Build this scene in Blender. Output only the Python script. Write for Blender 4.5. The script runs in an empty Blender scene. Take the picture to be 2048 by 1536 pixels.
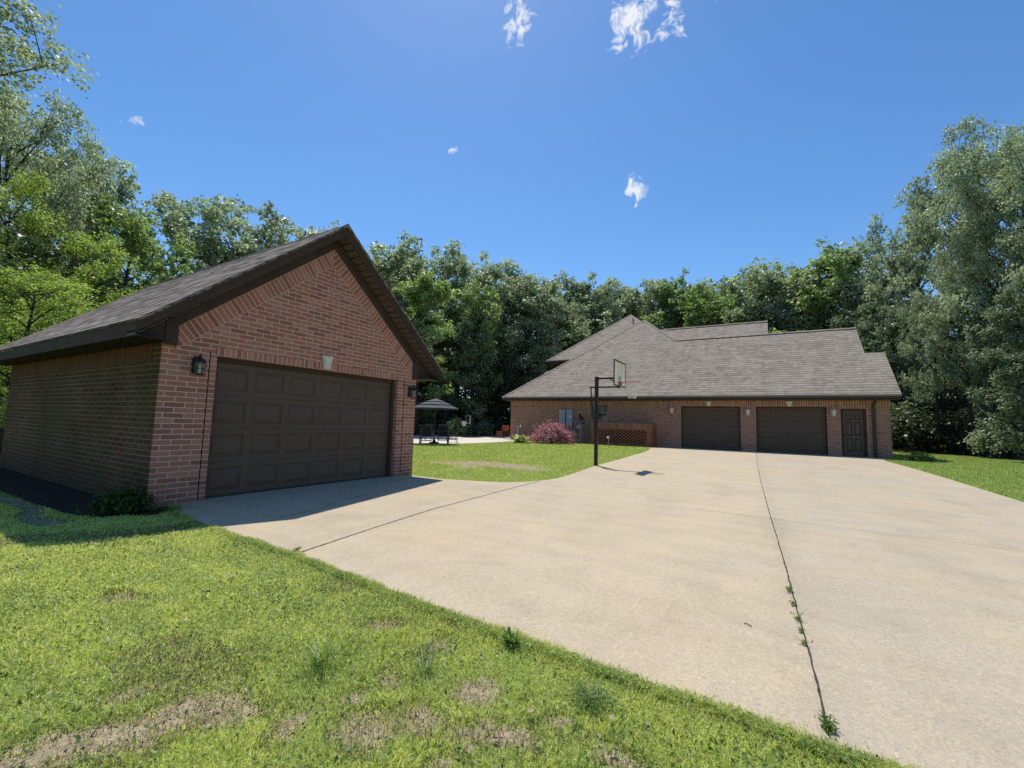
import bpy, bmesh, math, random
import numpy as np
from mathutils import Vector, Matrix, Quaternion
from mathutils.geometry import tessellate_polygon

R = math.radians
random.seed(7)
rng = np.random.default_rng(11)
scene = bpy.context.scene
col = scene.collection

# ------------------------------------------------------------------ camera
CAM_H = 1.296
F_PX = 862.08
CR = Vector((0.86235764, 0.50552983, 0.02790866))
CU = Vector((0.02110932, -0.09097479, 0.99562944))
CF = Vector((-0.50585937, 0.85799952, 0.0891242))
cd = bpy.data.cameras.new('camera')
cd.sensor_fit = 'HORIZONTAL'; cd.sensor_width = 36.0
cd.lens = F_PX / 2048 * 36.0
cd.clip_start = 0.05; cd.clip_end = 3000
cam = bpy.data.objects.new('camera', cd); col.objects.link(cam)
M = Matrix((CR, CU, -CF)).transposed().to_4x4()
M.translation = (0, 0, CAM_H)
cam.matrix_world = M
scene.camera = cam


def ray(px, py):
    return CF + CR * ((px - 1024) / F_PX) - CU * ((py - 768) / F_PX)


def ground(px, py, z=0.0):
    """ground point seen at a pixel of the photograph"""
    d = ray(px, py)
    t = (z - CAM_H) / d.z
    return Vector((d.x * t, d.y * t, z))


def stand(px, depth):
    """ground point in the direction of a pixel column at a given distance"""
    hy = 845 + (px - 1024) * 0.028
    d = ray(px, hy)
    return Vector((d.x * depth, d.y * depth, 0))


def tall(px, py, depth):
    hy = 845 + (px - 1024) * 0.028
    return CAM_H + (hy - py) / F_PX * depth


# ------------------------------------------------------------------ tagging
def tag(o, label=None, cat=None, group=None, kind=None):
    if label: o['label'] = label
    if cat: o['category'] = cat
    if group: o['group'] = group
    if kind: o['kind'] = kind
    return o


def thing(name, label, cat, loc=(0, 0, 0), rz=0.0, group=None):
    o = bpy.data.objects.new(name, None)
    o.empty_display_size = 0.2
    col.objects.link(o)
    o.location = loc; o.rotation_euler = (0, 0, rz)
    return tag(o, label, cat, group)


def copy_tree(o, parent=None):
    c = o.copy(); col.objects.link(c); c.parent = parent
    for ch in list(o.children):
        copy_tree(ch, c)
    return c


# ------------------------------------------------------------------ materials
def mat(name):
    m = bpy.data.materials.new(name); m.use_nodes = True
    nt = m.node_tree; nt.nodes.clear()
    out = nt.nodes.new('ShaderNodeOutputMaterial')
    return m, nt, out


class N:
    """tiny node helper"""
    def __init__(s, nt): s.nt = nt
    def new(s, t, ins=None, **kw):
        n = s.nt.nodes.new(t)
        for k, v in kw.items(): setattr(n, k, v)
        if ins:
            for k, v in ins.items(): s.set(n.inputs[k], v)
        return n
    def set(s, sock, v):
        if isinstance(v, bpy.types.NodeSocket): s.nt.links.new(v, sock)
        else:
            if isinstance(v, (tuple, list)) and len(v) == 3 and sock.type == 'RGBA': v = (*v, 1)
            sock.default_value = v
    def math(s, op, a, b=0.0, c=None, clamp=False):
        n = s.new('ShaderNodeMath', operation=op, use_clamp=clamp)
        s.set(n.inputs[0], a); s.set(n.inputs[1], b)
        if c is not None: s.set(n.inputs[2], c)
        return n.outputs[0]
    def mix(s, f, a, b, blend='MIX'):
        n = s.new('ShaderNodeMix', data_type='RGBA', blend_type=blend)
        s.set(n.inputs[0], f); s.set(n.inputs[6], a); s.set(n.inputs[7], b)
        return n.outputs[2]
    def ramp(s, f, stops, interp='LINEAR'):
        n = s.new('ShaderNodeValToRGB'); cr = n.color_ramp; cr.interpolation = interp
        while len(cr.elements) < len(stops): cr.elements.new(0.5)
        for e, (p, c) in zip(cr.elements, stops):
            e.position = p; e.color = (*c, 1) if len(c) == 3 else c
        s.set(n.inputs[0], f); return n.outputs[0]
    def noise(s, vec, scale, detail=4.0, rough=0.55, dist=0.0):
        n = s.new('ShaderNodeTexNoise', ins={'Scale': scale, 'Detail': detail, 'Roughness': rough, 'Distortion': dist})
        if vec is not None: s.set(n.inputs['Vector'], vec)
        return n.outputs[0]
    def mapr(s, v, a, b, c=0.0, d=1.0):
        n = s.new('ShaderNodeMapRange', ins={0: v, 1: a, 2: b, 3: c, 4: d}); return n.outputs[0]
    def bump(s, h, strength=0.5, dist=0.01):
        return s.new('ShaderNodeBump', ins={'Height': h, 'Strength': strength, 'Distance': dist}).outputs[0]
    def bsdf(s, c, rough=0.6, spec=0.3, normal=None, metal=0.0, **kw):
        n = s.new('ShaderNodeBsdfPrincipled', ins={'Base Color': c, 'Roughness': rough, 'Specular IOR Level': spec, 'Metallic': metal})
        if normal is not None: s.set(n.inputs['Normal'], normal)
        for k, v in kw.items(): s.set(n.inputs[k], v)
        return n.outputs[0]


def plain(name, c, rough=0.5, spec=0.4, var=0.15, scale=8.0, bump=0.0, metal=0.0, bscale=60.0):
    m, nt, out = mat(name); h = N(nt)
    co = h.new('ShaderNodeTexCoord').outputs['Object']
    nz = h.noise(co, scale, 5)
    c2 = tuple(min(1, x * (1 + var * 2)) for x in c); c1 = tuple(x * (1 - var * 1.6) for x in c)
    cc = h.ramp(nz, [(0.3, c1), (0.7, c2)])
    nrm = h.bump(h.noise(co, bscale, 4), bump, 0.01) if bump else None
    rr = h.mapr(h.noise(co, scale * 2.3, 3), 0.3, 0.7, max(0.05, rough - 0.1), min(1, rough + 0.1))
    nt.links.new(h.bsdf(cc, rr, spec, nrm, metal), out.inputs[0])
    return m


def brick_mat(name, cols, mortar, bw, bh, ms, offset=0.5, algae_shade=None, algae_shade_amt=0.0, zdark=0.0, stain=0.25):
    m, nt, out = mat(name); h = N(nt)
    tc = h.new('ShaderNodeTexCoord'); uv = tc.outputs['UV']
    gen = h.new('ShaderNodeNewGeometry').outputs['Position']
    wob = h.new('ShaderNodeTexNoise', ins={'Scale': 7.0, 'Detail': 3.0, 'Vector': uv})
    off = h.new('ShaderNodeVectorMath', operation='MULTIPLY_ADD')
    h.set(off.inputs[0], wob.outputs['Color']); off.inputs[1].default_value = (0.010, 0.007, 0); off.inputs[2].default_value = (-0.005, -0.0035, 0)
    add = h.new('ShaderNodeVectorMath', operation='ADD'); h.set(add.inputs[0], uv); h.set(add.inputs[1], off.outputs[0])
    bt = h.new('ShaderNodeTexBrick', ins={'Vector': add.outputs[0], 'Color1': (0, 0, 0), 'Color2': (1, 1, 1), 'Mortar': (0.5, 0.5, 0.5), 'Scale': 1.0,
               'Mortar Size': ms, 'Mortar Smooth': 0.25, 'Bias': 0.0, 'Brick Width': bw, 'Row Height': bh})
    bt.offset = offset; bt.squash = 1.0
    n = len(cols)
    fine = h.noise(uv, 55, 4)
    t = h.math('ADD', bt.outputs['Color'], h.math('MULTIPLY', h.math('SUBTRACT', fine, 0.5), 0.5))
    base = h.ramp(t, [(0.08 + 0.84 * i / (n - 1), c) for i, c in enumerate(cols)])
    big = h.noise(gen, 0.9, 4)
    base = h.mix(h.mapr(big, 0.35, 0.7, 0, stain), base, (0.16, 0.11, 0.095))
    mnz = h.noise(uv, 30, 3)
    mcol = h.mix(h.mapr(mnz, 0.3, 0.75), tuple(x * 0.7 for x in mortar), mortar)
    c = h.mix(bt.outputs['Fac'], base, mcol)
    if algae_shade:
        g = h.mapr(h.noise(gen, 0.7, 5), 0.25, 0.6, 0.3, 1.0)
        c = h.mix(h.math('MULTIPLY', g, algae_shade_amt), c, algae_shade, 'MULTIPLY')  # green-dark multiply: algae together with painted shade and green bounce light
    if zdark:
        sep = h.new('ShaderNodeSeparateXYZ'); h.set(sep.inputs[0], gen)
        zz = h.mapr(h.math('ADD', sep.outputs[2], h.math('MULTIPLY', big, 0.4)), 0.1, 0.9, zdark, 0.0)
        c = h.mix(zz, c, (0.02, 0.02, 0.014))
    hgt = h.math('ADD', h.math('MULTIPLY', bt.outputs['Fac'], -1.0), h.math('MULTIPLY', fine, 0.35))
    nt.links.new(h.bsdf(c, 0.88, 0.15, h.bump(hgt, 0.7, 0.008)), out.inputs[0])
    return m


def shingle_mat(name, cols, bw, bh, gap, streak=0.3):
    m, nt, out = mat(name); h = N(nt)
    uv = h.new('ShaderNodeTexCoord').outputs['UV']
    wob = h.new('ShaderNodeTexNoise', ins={'Scale': 3.0, 'Detail': 4.0, 'Vector': uv})
    off = h.new('ShaderNodeVectorMath', operation='MULTIPLY_ADD')
    h.set(off.inputs[0], wob.outputs['Color']); off.inputs[1].default_value = (0.06, 0.03, 0); off.inputs[2].default_value = (-0.03, -0.015, 0)
    add = h.new('ShaderNodeVectorMath', operation='ADD'); h.set(add.inputs[0], uv); h.set(add.inputs[1], off.outputs[0])
    bt = h.new('ShaderNodeTexBrick', ins={'Vector': add.outputs[0], 'Color1': (0, 0, 0), 'Color2': (1, 1, 1), 'Mortar': (0, 0, 0), 'Scale': 1.0,
               'Mortar Size': gap, 'Mortar Smooth': 0.3, 'Bias': 0.0, 'Brick Width': bw, 'Row Height': bh})
    bt.offset = 0.37; bt.offset_frequency = 2
    bt2 = h.new('ShaderNodeTexBrick', ins={'Vector': add.outputs[0], 'Color1': (0, 0, 0), 'Color2': (1, 1, 1), 'Mortar': (0.5, 0.5, 0.5), 'Scale': 1.0,
               'Mortar Size': 0.0, 'Bias': 0.0, 'Brick Width': bw * 0.43, 'Row Height': bh})
    bt2.offset = 0.61
    t = h.math('ADD', h.math('MULTIPLY', bt.outputs['Color'], 0.5), h.math('MULTIPLY', bt2.outputs['Color'], 0.5))
    gr = h.noise(uv, 160, 3)
    t = h.math('ADD', t, h.math('MULTIPLY', h.math('SUBTRACT', gr, 0.5), 0.7))
    n = len(cols)
    c = h.ramp(t, [(0.05 + 0.9 * i / (n - 1), k) for i, k in enumerate(cols)])
    big = h.noise(uv, 0.35, 4)
    c = h.mix(h.mapr(big, 0.4, 0.7, 0, streak), c, tuple(x * 0.62 for x in cols[len(cols) // 2]))
    # thin shadow line at the butt edge of each course, painted into the colour
    sep = h.new('ShaderNodeSeparateXYZ'); h.set(sep.inputs[0], add.outputs[0])
    fr = h.math('FRACT', h.math('DIVIDE', sep.outputs[1], bh))
    edge = h.mapr(fr, 0.0, 0.30, 0.85, 0.0)
    c = h.mix(edge, c, tuple(x * 0.25 for x in cols[0]))
    c = h.mix(h.math('MULTIPLY', bt.outputs['Fac'], 0.5), c, tuple(x * 0.35 for x in cols[0]))
    hgt = h.math('ADD', h.math('MULTIPLY', fr, -1.0), h.math('MULTIPLY', gr, 0.4))
    nt.links.new(h.bsdf(c, 0.9, 0.2, h.bump(hgt, 0.5, 0.012)), out.inputs[0])
    return m


def leaf_mat(name, stops, trans=0.35, rough=0.42, spec=0.5, tcol=(1.1, 1.25, 0.5)):
    m, nt, out = mat(name); h = N(nt)
    at = h.new('ShaderNodeAttribute', attribute_name='rnd').outputs['Fac']
    ob = h.new('ShaderNodeObjectInfo').outputs['Random']
    pos = h.new('ShaderNodeNewGeometry').outputs['Position']
    nz = h.noise(pos, 0.45, 3)
    t = h.math('ADD', h.math('MULTIPLY', at, 0.70), h.math('MULTIPLY', ob, 0.12))
    t = h.math('ADD', t, h.mapr(nz, 0.3, 0.7, 0.0, 0.22))
    c = h.ramp(t, [(p_, tuple(min(.85, k * 1.1) for k in c_)) for p_, c_ in stops])
    tc = h.mix(1.0, c, tcol, 'MULTIPLY')
    b = h.bsdf(c, rough, spec)
    tr = h.new('ShaderNodeBsdfTranslucent', ins={'Color': tc}).outputs[0]
    mx = h.new('ShaderNodeMixShader', ins={0: trans}); h.set(mx.inputs[1], b); h.set(mx.inputs[2], tr)
    nt.links.new(mx.outputs[0], out.inputs[0])
    return m


def blade_mat(name, trans=0.35, rough=0.5):
    m, nt, out = mat(name); h = N(nt)
    c = h.new('ShaderNodeAttribute', attribute_name='col').outputs['Color']
    b = h.bsdf(c, rough, 0.3)
    tr = h.new('ShaderNodeBsdfTranslucent', ins={'Color': c}).outputs[0]
    mx = h.new('ShaderNodeMixShader', ins={0: trans}); h.set(mx.inputs[1], b); h.set(mx.inputs[2], tr)
    nt.links.new(mx.outputs[0], out.inputs[0])
    return m


BR = [tuple(min(1, k * 1.24) for k in c_) for c_ in [(0.235, 0.088, 0.066), (0.305, 0.112, 0.080), (0.35, 0.130, 0.090), (0.315, 0.130, 0.093), (0.385, 0.168, 0.120)]]
MORT = (0.64, 0.50, 0.385)
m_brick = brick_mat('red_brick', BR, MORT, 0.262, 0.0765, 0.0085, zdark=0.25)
m_brick_side = brick_mat('mossy_shade_brick', [tuple(x * 0.36 for x in c) for c in BR], (0.29, 0.265, 0.18), 0.262, 0.0765, 0.0085, algae_shade=(0.50, 0.53, 0.30), algae_shade_amt=1.0, zdark=0.7)  # brick copy darkened and greened for shade and bounce light, plus algae
m_soldier = brick_mat('soldier_brick', [tuple(x * 1.02 for x in c) for c in BR], MORT, 0.085, 0.262, 0.0085, offset=0.0)
m_soldier_side = brick_mat('mossy_shade_soldier_brick', [tuple(x * 0.40 for x in c) for c in BR], (0.22, 0.18, 0.12), 0.085, 0.262, 0.008, offset=0.0, algae_shade=(0.55, 0.5, 0.3), algae_shade_amt=0.9)  # same painted shade and algae on the upright course
BH = [(0.25, 0.102, 0.066), (0.325, 0.130, 0.084), (0.38, 0.149, 0.097), (0.345, 0.143, 0.095), (0.42, 0.184, 0.123)]
m_brick_h = brick_mat('house_brick', BH, (0.56, 0.43, 0.32), 0.27, 0.09, 0.012, stain=0.3)
m_soldier_h = brick_mat('house_soldier_brick', [tuple(x * 1.0 for x in c) for c in BH], (0.66, 0.50, 0.36), 0.115, 0.34, 0.015, offset=0.0)
m_screen = plain('red_screen_brick', (0.27, 0.105, 0.070), 0.88, 0.15, 0.16, 5.0, 0.3)
m_coping = brick_mat('coping_brick', [tuple(x * 0.9 for x in c) for c in BH], (0.36, 0.22, 0.155), 0.10, 0.34, 0.010, offset=0.0)
m_roof_g = shingle_mat('dark_shingles', [(0.085, 0.070, 0.058), (0.185, 0.153, 0.129), (0.28, 0.234, 0.199), (0.40, 0.34, 0.29)], 0.34, 0.145, 0.006, 0.15)
m_roof_h = shingle_mat('weathered_shingles', [(0.24, 0.194, 0.152), (0.315, 0.256, 0.203), (0.36, 0.295, 0.236), (0.42, 0.347, 0.280)], 0.50, 0.25, 0.006, 0.12)
m_trim = plain('brown_trim', (0.066, 0.045, 0.036), 0.75, 0.06, 0.08, 3.0)
m_soffit = plain('brown_soffit', (0.115, 0.084, 0.070), 0.5, 0.35, 0.08, 3.0)
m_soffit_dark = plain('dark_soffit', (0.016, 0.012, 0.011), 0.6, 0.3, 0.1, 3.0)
m_gutter = plain('bronze_gutter', (0.075, 0.060, 0.050), 0.7, 0.08, 0.08, 2.0)
m_key = plain('cast_stone', (0.62, 0.56, 0.44), 0.85, 0.2, 0.10, 14, 0.3)
m_black = plain('black_metal', (0.012, 0.012, 0.013), 0.4, 0.5, 0.15, 9)
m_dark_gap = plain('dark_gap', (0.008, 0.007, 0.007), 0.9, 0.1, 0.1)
m_tanlamp = plain('tan_lantern_metal', (0.42, 0.36, 0.27), 0.55, 0.4, 0.12, 14)
m_greybox = plain('grey_enamel', (0.30, 0.33, 0.37), 0.4, 0.5, 0.05, 3)
m_greymetal = plain('galvanised_pipe', (0.36, 0.37, 0.38), 0.45, 0.5, 0.1, 8, metal=0.4)
m_white = plain('white_paint', (0.78, 0.77, 0.74), 0.5, 0.4, 0.04)
m_red = plain('red_rim_paint', (0.50, 0.045, 0.05), 0.45, 0.4, 0.08)
m_net = plain('net_cord', (0.72, 0.70, 0.66), 0.8, 0.2, 0.06)
m_orange = plain('orange_cushion', (0.70, 0.20, 0.06), 0.8, 0.2, 0.10, 6, 0.2)
m_wicker = plain('dark_wicker', (0.035, 0.025, 0.02), 0.7, 0.3, 0.2, 30, 0.4)
m_umb = plain('grey_canopy', (0.070, 0.072, 0.080), 0.8, 0.2, 0.06, 2)
m_umb_dark = plain('dark_canopy_trim', (0.03, 0.03, 0.034), 0.8, 0.2, 0.06, 2)
m_sling = plain('charcoal_sling', (0.022, 0.023, 0.026), 0.75, 0.25, 0.1, 20)
m_chair = plain('dark_aluminium', (0.05, 0.05, 0.053), 0.45, 0.5, 0.08, 8)
m_bark = plain('bark', (0.055, 0.045, 0.036), 0.92, 0.1, 0.3, 5, 0.8, bscale=14)
m_frame = plain('window_vinyl', (0.30, 0.28, 0.25), 0.5, 0.4, 0.05)
m_frost = plain('frosted_lamp_glass', (0.62, 0.58, 0.48), 0.3, 0.5, 0.05)
m_bulb = plain('ivory_candle', (0.80, 0.78, 0.55), 0.4, 0.4, 0.03)


def garage_door_mat():
    m, nt, out = mat('brown_garage_door'); h = N(nt)
    co = h.new('ShaderNodeTexCoord').outputs['UV']
    mp = h.new('ShaderNodeMapping'); h.set(mp.inputs[0], co); mp.inputs['Scale'].default_value = (2.2, 42, 1)
    g = h.noise(mp.outputs[0], 2.0, 5, 0.6, 0.6)
    c = h.ramp(g, [(0.3, (0.082, 0.052, 0.036)), (0.7, (0.125, 0.082, 0.058))])
    big = h.noise(co, 1.3, 3)
    c = h.mix(h.mapr(big, 0.35, 0.7, 0, 0.3), c, (0.130, 0.092, 0.068))
    nt.links.new(h.bsdf(c, 0.55, 0.22, h.bump(g, 0.35, 0.004)), out.inputs[0])
    return m


m_gdoor = garage_door_mat()


def wood_door_mat():
    m, nt, out = mat('dark_wood_door'); h = N(nt)
    co = h.new('ShaderNodeTexCoord').outputs['Object']
    mp = h.new('ShaderNodeMapping'); h.set(mp.inputs[0], co); mp.inputs['Scale'].default_value = (22, 22, 1.4)
    g = h.noise(mp.outputs[0], 1.6, 5, 0.6, 0.8)
    c = h.ramp(g, [(0.3, (0.065, 0.042, 0.029)), (0.7, (0.140, 0.090, 0.060))])
    nt.links.new(h.bsdf(c, 0.5, 0.4, h.bump(g, 0.2, 0.003)), out.inputs[0])
    return m


m_wood = wood_door_mat()


def glass_mat(name, tint=(0.05, 0.06, 0.065), alpha=0.55):
    m, nt, out = mat(name); h = N(nt)
    gl = h.bsdf(tint, 0.05, 0.8)
    tr = h.new('ShaderNodeBsdfTransparent', ins={'Color': (0.9, 0.93, 0.92)}).outputs[0]
    mx = h.new('ShaderNodeMixShader', ins={0: alpha}); h.set(mx.inputs[1], tr); h.set(mx.inputs[2], gl)
    nt.links.new(mx.outputs[0], out.inputs[0])
    return m


m_glass = glass_mat('window_glass', (0.02, 0.025, 0.03), 0.8)
m_lampglass = glass_mat('lamp_glass', (0.5, 0.5, 0.47), 0.18)


def board_mat():
    m, nt, out = mat('acrylic_backboard'); h = N(nt)
    co = h.new('ShaderNodeTexCoord').outputs['Object']
    c = h.ramp(h.noise(co, 3, 4), [(0.3, (0.72, 0.69, 0.58)), (0.7, (0.86, 0.83, 0.73))])
    b = h.bsdf(c, 0.35, 0.5)
    tl = h.new('ShaderNodeBsdfTranslucent', ins={'Color': c}).outputs[0]
    tr = h.new('ShaderNodeBsdfTransparent', ins={'Color': (0.9, 0.9, 0.86)}).outputs[0]
    m1 = h.new('ShaderNodeMixShader', ins={0: 0.6}); h.set(m1.inputs[1], b); h.set(m1.inputs[2], tl)
    m2 = h.new('ShaderNodeMixShader', ins={0: 0.04}); h.set(m2.inputs[1], m1.outputs[0]); h.set(m2.inputs[2], tr)
    nt.links.new(m2.outputs[0], out.inputs[0])
    return m


m_board = board_mat()


def concrete_mat(name, c1, c2, c3, speck=1.0):
    m, nt, out = mat(name); h = N(nt)
    p = h.new('ShaderNodeNewGeometry').outputs['Position']
    big = h.noise(p, 0.35, 5, 0.6)
    med = h.noise(p, 1.7, 5, 0.65, 0.4)
    c = h.mix(h.mapr(big, 0.35, 0.68), c1, c2)
    c = h.mix(h.mapr(med, 0.42, 0.75, 0, 0.65), c, c3)
    # broom and tyre wear, stretched along the drive
    mp = h.new('ShaderNodeMapping'); h.set(mp.inputs[0], p); mp.inputs['Scale'].default_value = (1.0, 0.16, 1)
    st = h.noise(mp.outputs[0], 1.5, 4, 0.6)
    c = h.mix(h.mapr(st, 0.5, 0.75, 0, 0.35), c, tuple(x * 0.72 for x in c1))
    if speck == 1.0:          # separately poured slabs differ a little in tone
        sx = h.new('ShaderNodeSeparateXYZ'); h.set(sx.inputs[0], p)
        rj = h.math('GREATER_THAN', h.math('ADD', sx.outputs[0], h.math('MULTIPLY', sx.outputs[1], .0275)), .27)
        c = h.mix(h.math('MULTIPLY', rj, .8), c, (0.93, 0.955, 1.0), 'MULTIPLY')
        lj = h.math('LESS_THAN', h.math('ADD', sx.outputs[0], h.math('MULTIPLY', sx.outputs[1], .089)), -3.64)
        c = h.mix(h.math('MULTIPLY', lj, .8), c, (0.96, 0.97, 0.98), 'MULTIPLY')
        # drip stains where cars stand, and darker damp edge along the long joint
        cs_ = h.math('ABSOLUTE', h.math('SUBTRACT', h.math('ADD', sx.outputs[0], h.math('MULTIPLY', sx.outputs[1], .0275)), .27))
        dj = h.math('MULTIPLY', h.mapr(cs_, 0.0, 0.22, .22, 0.0), h.mapr(h.noise(p, 3.0, 4), .35, .65))
        c = h.mix(dj, c, (0.20, 0.16, 0.13))
    bl = h.noise(p, 0.8, 6, 0.7, 1.2)
    c = h.mix(0.75, c, h.ramp(bl, [(0.25, (0.80, 0.80, 0.81)), (0.5, (1.0, 1.0, 1.0)), (0.75, (1.10, 1.08, 1.03))]), 'MULTIPLY')
    arcm = h.new('ShaderNodeTexWave', ins={'Vector': p, 'Scale': 0.55, 'Distortion': 7.0, 'Detail': 3.0, 'Detail Scale': 0.7}, wave_type='RINGS')
    c = h.mix(0.16, c, h.ramp(arcm.outputs['Fac'], [(0.0, (0.8, 0.79, 0.78)), (0.5, (1.04, 1.04, 1.04))]), 'MULTIPLY')
    vo = h.new('ShaderNodeTexVoronoi', ins={'Scale': 95.0, 'Vector': p, 'Randomness': 1.0})
    sp = h.mapr(vo.outputs['Color'], 0.0, 1.0)
    rs = h.ramp(sp, [(0.0, (0.80, 0.80, 0.80)), (0.45, (1.0, 1.0, 1.0)), (0.8, (1.06, 1.05, 1.03)), (1.0, (1.32, 1.30, 1.27))])
    c = h.mix(speck, c, rs, 'MULTIPLY')
    fine = h.noise(p, 160, 3, 0.7)
    c = h.mix(0.6, c, h.ramp(fine, [(0.3, (0.72, 0.71, 0.70)), (0.7, (1.2, 1.2, 1.2))]), 'MULTIPLY')
    mid = h.noise(p, 22, 5, 0.75)
    c = h.mix(0.5, c, h.ramp(mid, [(0.3, (0.82, 0.81, 0.80)), (0.7, (1.13, 1.13, 1.13))]), 'MULTIPLY')
    dv = h.new('ShaderNodeTexVoronoi', ins={'Scale': 0.9, 'Vector': p}).outputs['Distance']
    spot = h.math('MULTIPLY', h.mapr(dv, 0.0, 0.12, 0.35, 0.0), h.mapr(h.noise(p, 4, 3), 0.45, 0.6))
    c = h.mix(spot, c, (0.13, 0.12, 0.105))
    hg = h.math('ADD', h.math('MULTIPLY', sp, 0.5), fine)
    nt.links.new(h.bsdf(c, 0.85, 0.25, h.bump(hg, 0.28, 0.004)), out.inputs[0])
    return m


m_conc = concrete_mat('exposed_concrete', (0.500, 0.408, 0.274), (0.458, 0.396, 0.298), (0.525, 0.418, 0.260))
m_patio = concrete_mat('pale_concrete', (0.66, 0.60, 0.50), (0.60, 0.55, 0.46), (0.62, 0.55, 0.44), 0.5)
m_joint = plain('dark_joint', (0.060, 0.046, 0.040), 0.9, 0.1, 0.3, 20)
m_mulch = plain('dark_mulch', (0.034, 0.026, 0.018), 0.95, 0.1, 0.5, 26, 1.0, bscale=40)
m_litter = plain('forest_litter', (0.045, 0.036, 0.020), 0.95, 0.1, 0.5, 2.2, 0.6, bscale=8)


def lawn_mat():
    m, nt, out = mat('lawn_soil'); h = N(nt)
    p = h.new('ShaderNodeNewGeometry').outputs['Position']
    bare = h.new('ShaderNodeAttribute', attribute_name='bare').outputs['Fac']
    n1 = h.noise(p, 0.7, 5, 0.6); n2 = h.noise(p, 14, 5, 0.7); n3 = h.noise(p, 70, 3, 0.7)
    g = h.mix(h.mapr(n1, 0.35, 0.65), (0.20, 0.265, 0.05), (0.25, 0.30, 0.065))
    g = h.mix(h.mapr(n2, 0.4, 0.65, 0, 0.6), g, (0.17, 0.215, 0.05))
    g = h.mix(0.8, g, h.ramp(n3, [(0.3, (0.55, 0.55, 0.5)), (0.7, (1.3, 1.3, 1.2))]), 'MULTIPLY')
    s = h.mix(h.mapr(n2, 0.35, 0.65), (0.26, 0.20, 0.125), (0.46, 0.375, 0.25))
    s = h.mix(0.9, s, h.ramp(n3, [(0.3, (0.5, 0.5, 0.5)), (0.7, (1.3, 1.3, 1.3))]), 'MULTIPLY')
    f = h.mapr(h.math('ADD', bare, h.math('MULTIPLY', h.math('SUBTRACT', n2, 0.5), 0.7)), 0.35, 0.6)
    c = h.mix(f, g, s)
    nt.links.new(h.bsdf(c, 0.95, 0.1, h.bump(h.math('ADD', n2, h.math('MULTIPLY', n3, 0.5)), 0.7, 0.03)), out.inputs[0])
    return m


m_lawn = lawn_mat()
m_blade = blade_mat('grass_blades', .5)

OAK = [(0.10, (0.110, 0.140, 0.086)), (0.45, (0.275, 0.322, 0.205)), (0.75, (0.420, 0.465, 0.320)), (0.95, (0.70, 0.72, 0.60))]  # pale last stops of these ramps paint glossy leaf highlights into the colour
GREEN = [(0.10, (0.085, 0.125, 0.046)), (0.45, (0.205, 0.285, 0.110)), (0.75, (0.315, 0.400, 0.165)), (0.95, (0.54, 0.59, 0.36))]
BRIGHT = [(0.10, (0.120, 0.175, 0.042)), (0.45, (0.260, 0.345, 0.088)), (0.75, (0.380, 0.460, 0.130)), (0.95, (0.60, 0.65, 0.30))]
DARK = [(0.10, (0.058, 0.080, 0.050)), (0.45, (0.145, 0.185, 0.110)), (0.75, (0.255, 0.305, 0.190)), (0.95, (0.50, 0.53, 0.42))]
m_under = leaf_mat('understory_leaves', [(0.10, (0.022, 0.034, 0.020)), (0.5, (0.058, 0.080, 0.044)), (0.8, (0.12, 0.155, 0.085)), (0.97, (0.40, 0.44, 0.30))], 0.35, 0.45, 0.4)  # leaf green darkened to paint in the deep shade of the wood
m_oak = leaf_mat('oak_leaves', OAK, 0.50, 0.46, 0.5, (1.05, 1.15, .8))
m_green = leaf_mat('green_leaves', GREEN, 0.52, 0.46, 0.45, (1.1, 1.2, .7))
m_bright = leaf_mat('bright_leaves', BRIGHT, 0.54, 0.48, 0.4, (1.1, 1.2, .6))
m_dark = leaf_mat('dark_leaves', DARK, 0.45, 0.42, 0.5, (1.05, 1.15, .8))
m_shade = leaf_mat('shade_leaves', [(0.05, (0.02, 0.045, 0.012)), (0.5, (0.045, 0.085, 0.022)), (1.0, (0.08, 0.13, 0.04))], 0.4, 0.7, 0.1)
m_maple = leaf_mat('maroon_leaves', [(0.05, (0.20, 0.075, 0.078)), (0.45, (0.40, 0.185, 0.185)), (0.8, (0.54, 0.29, 0.285)), (1.0, (0.66, 0.44, 0.42))], 0.35, 0.5, 0.4, (1.2, 0.75, 0.75))
m_hosta = leaf_mat('variegated_leaves', [(0.05, (0.22, 0.32, 0.08)), (0.4, (0.48, 0.55, 0.22)), (0.7, (0.70, 0.72, 0.45)), (1.0, (0.85, 0.84, 0.66))], 0.35, 0.45, 0.4, (1, 1, 0.7))
m_weed = leaf_mat('weed_leaves', [(0.05, (0.05, 0.09, 0.018)), (0.5, (0.11, 0.19, 0.035)), (1.0, (0.22, 0.30, 0.07))], 0.4, 0.45, 0.4)
m_dryleaf = plain('dry_leaf', (0.34, 0.26, 0.17), 0.8, 0.2, 0.2, 30)


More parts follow.
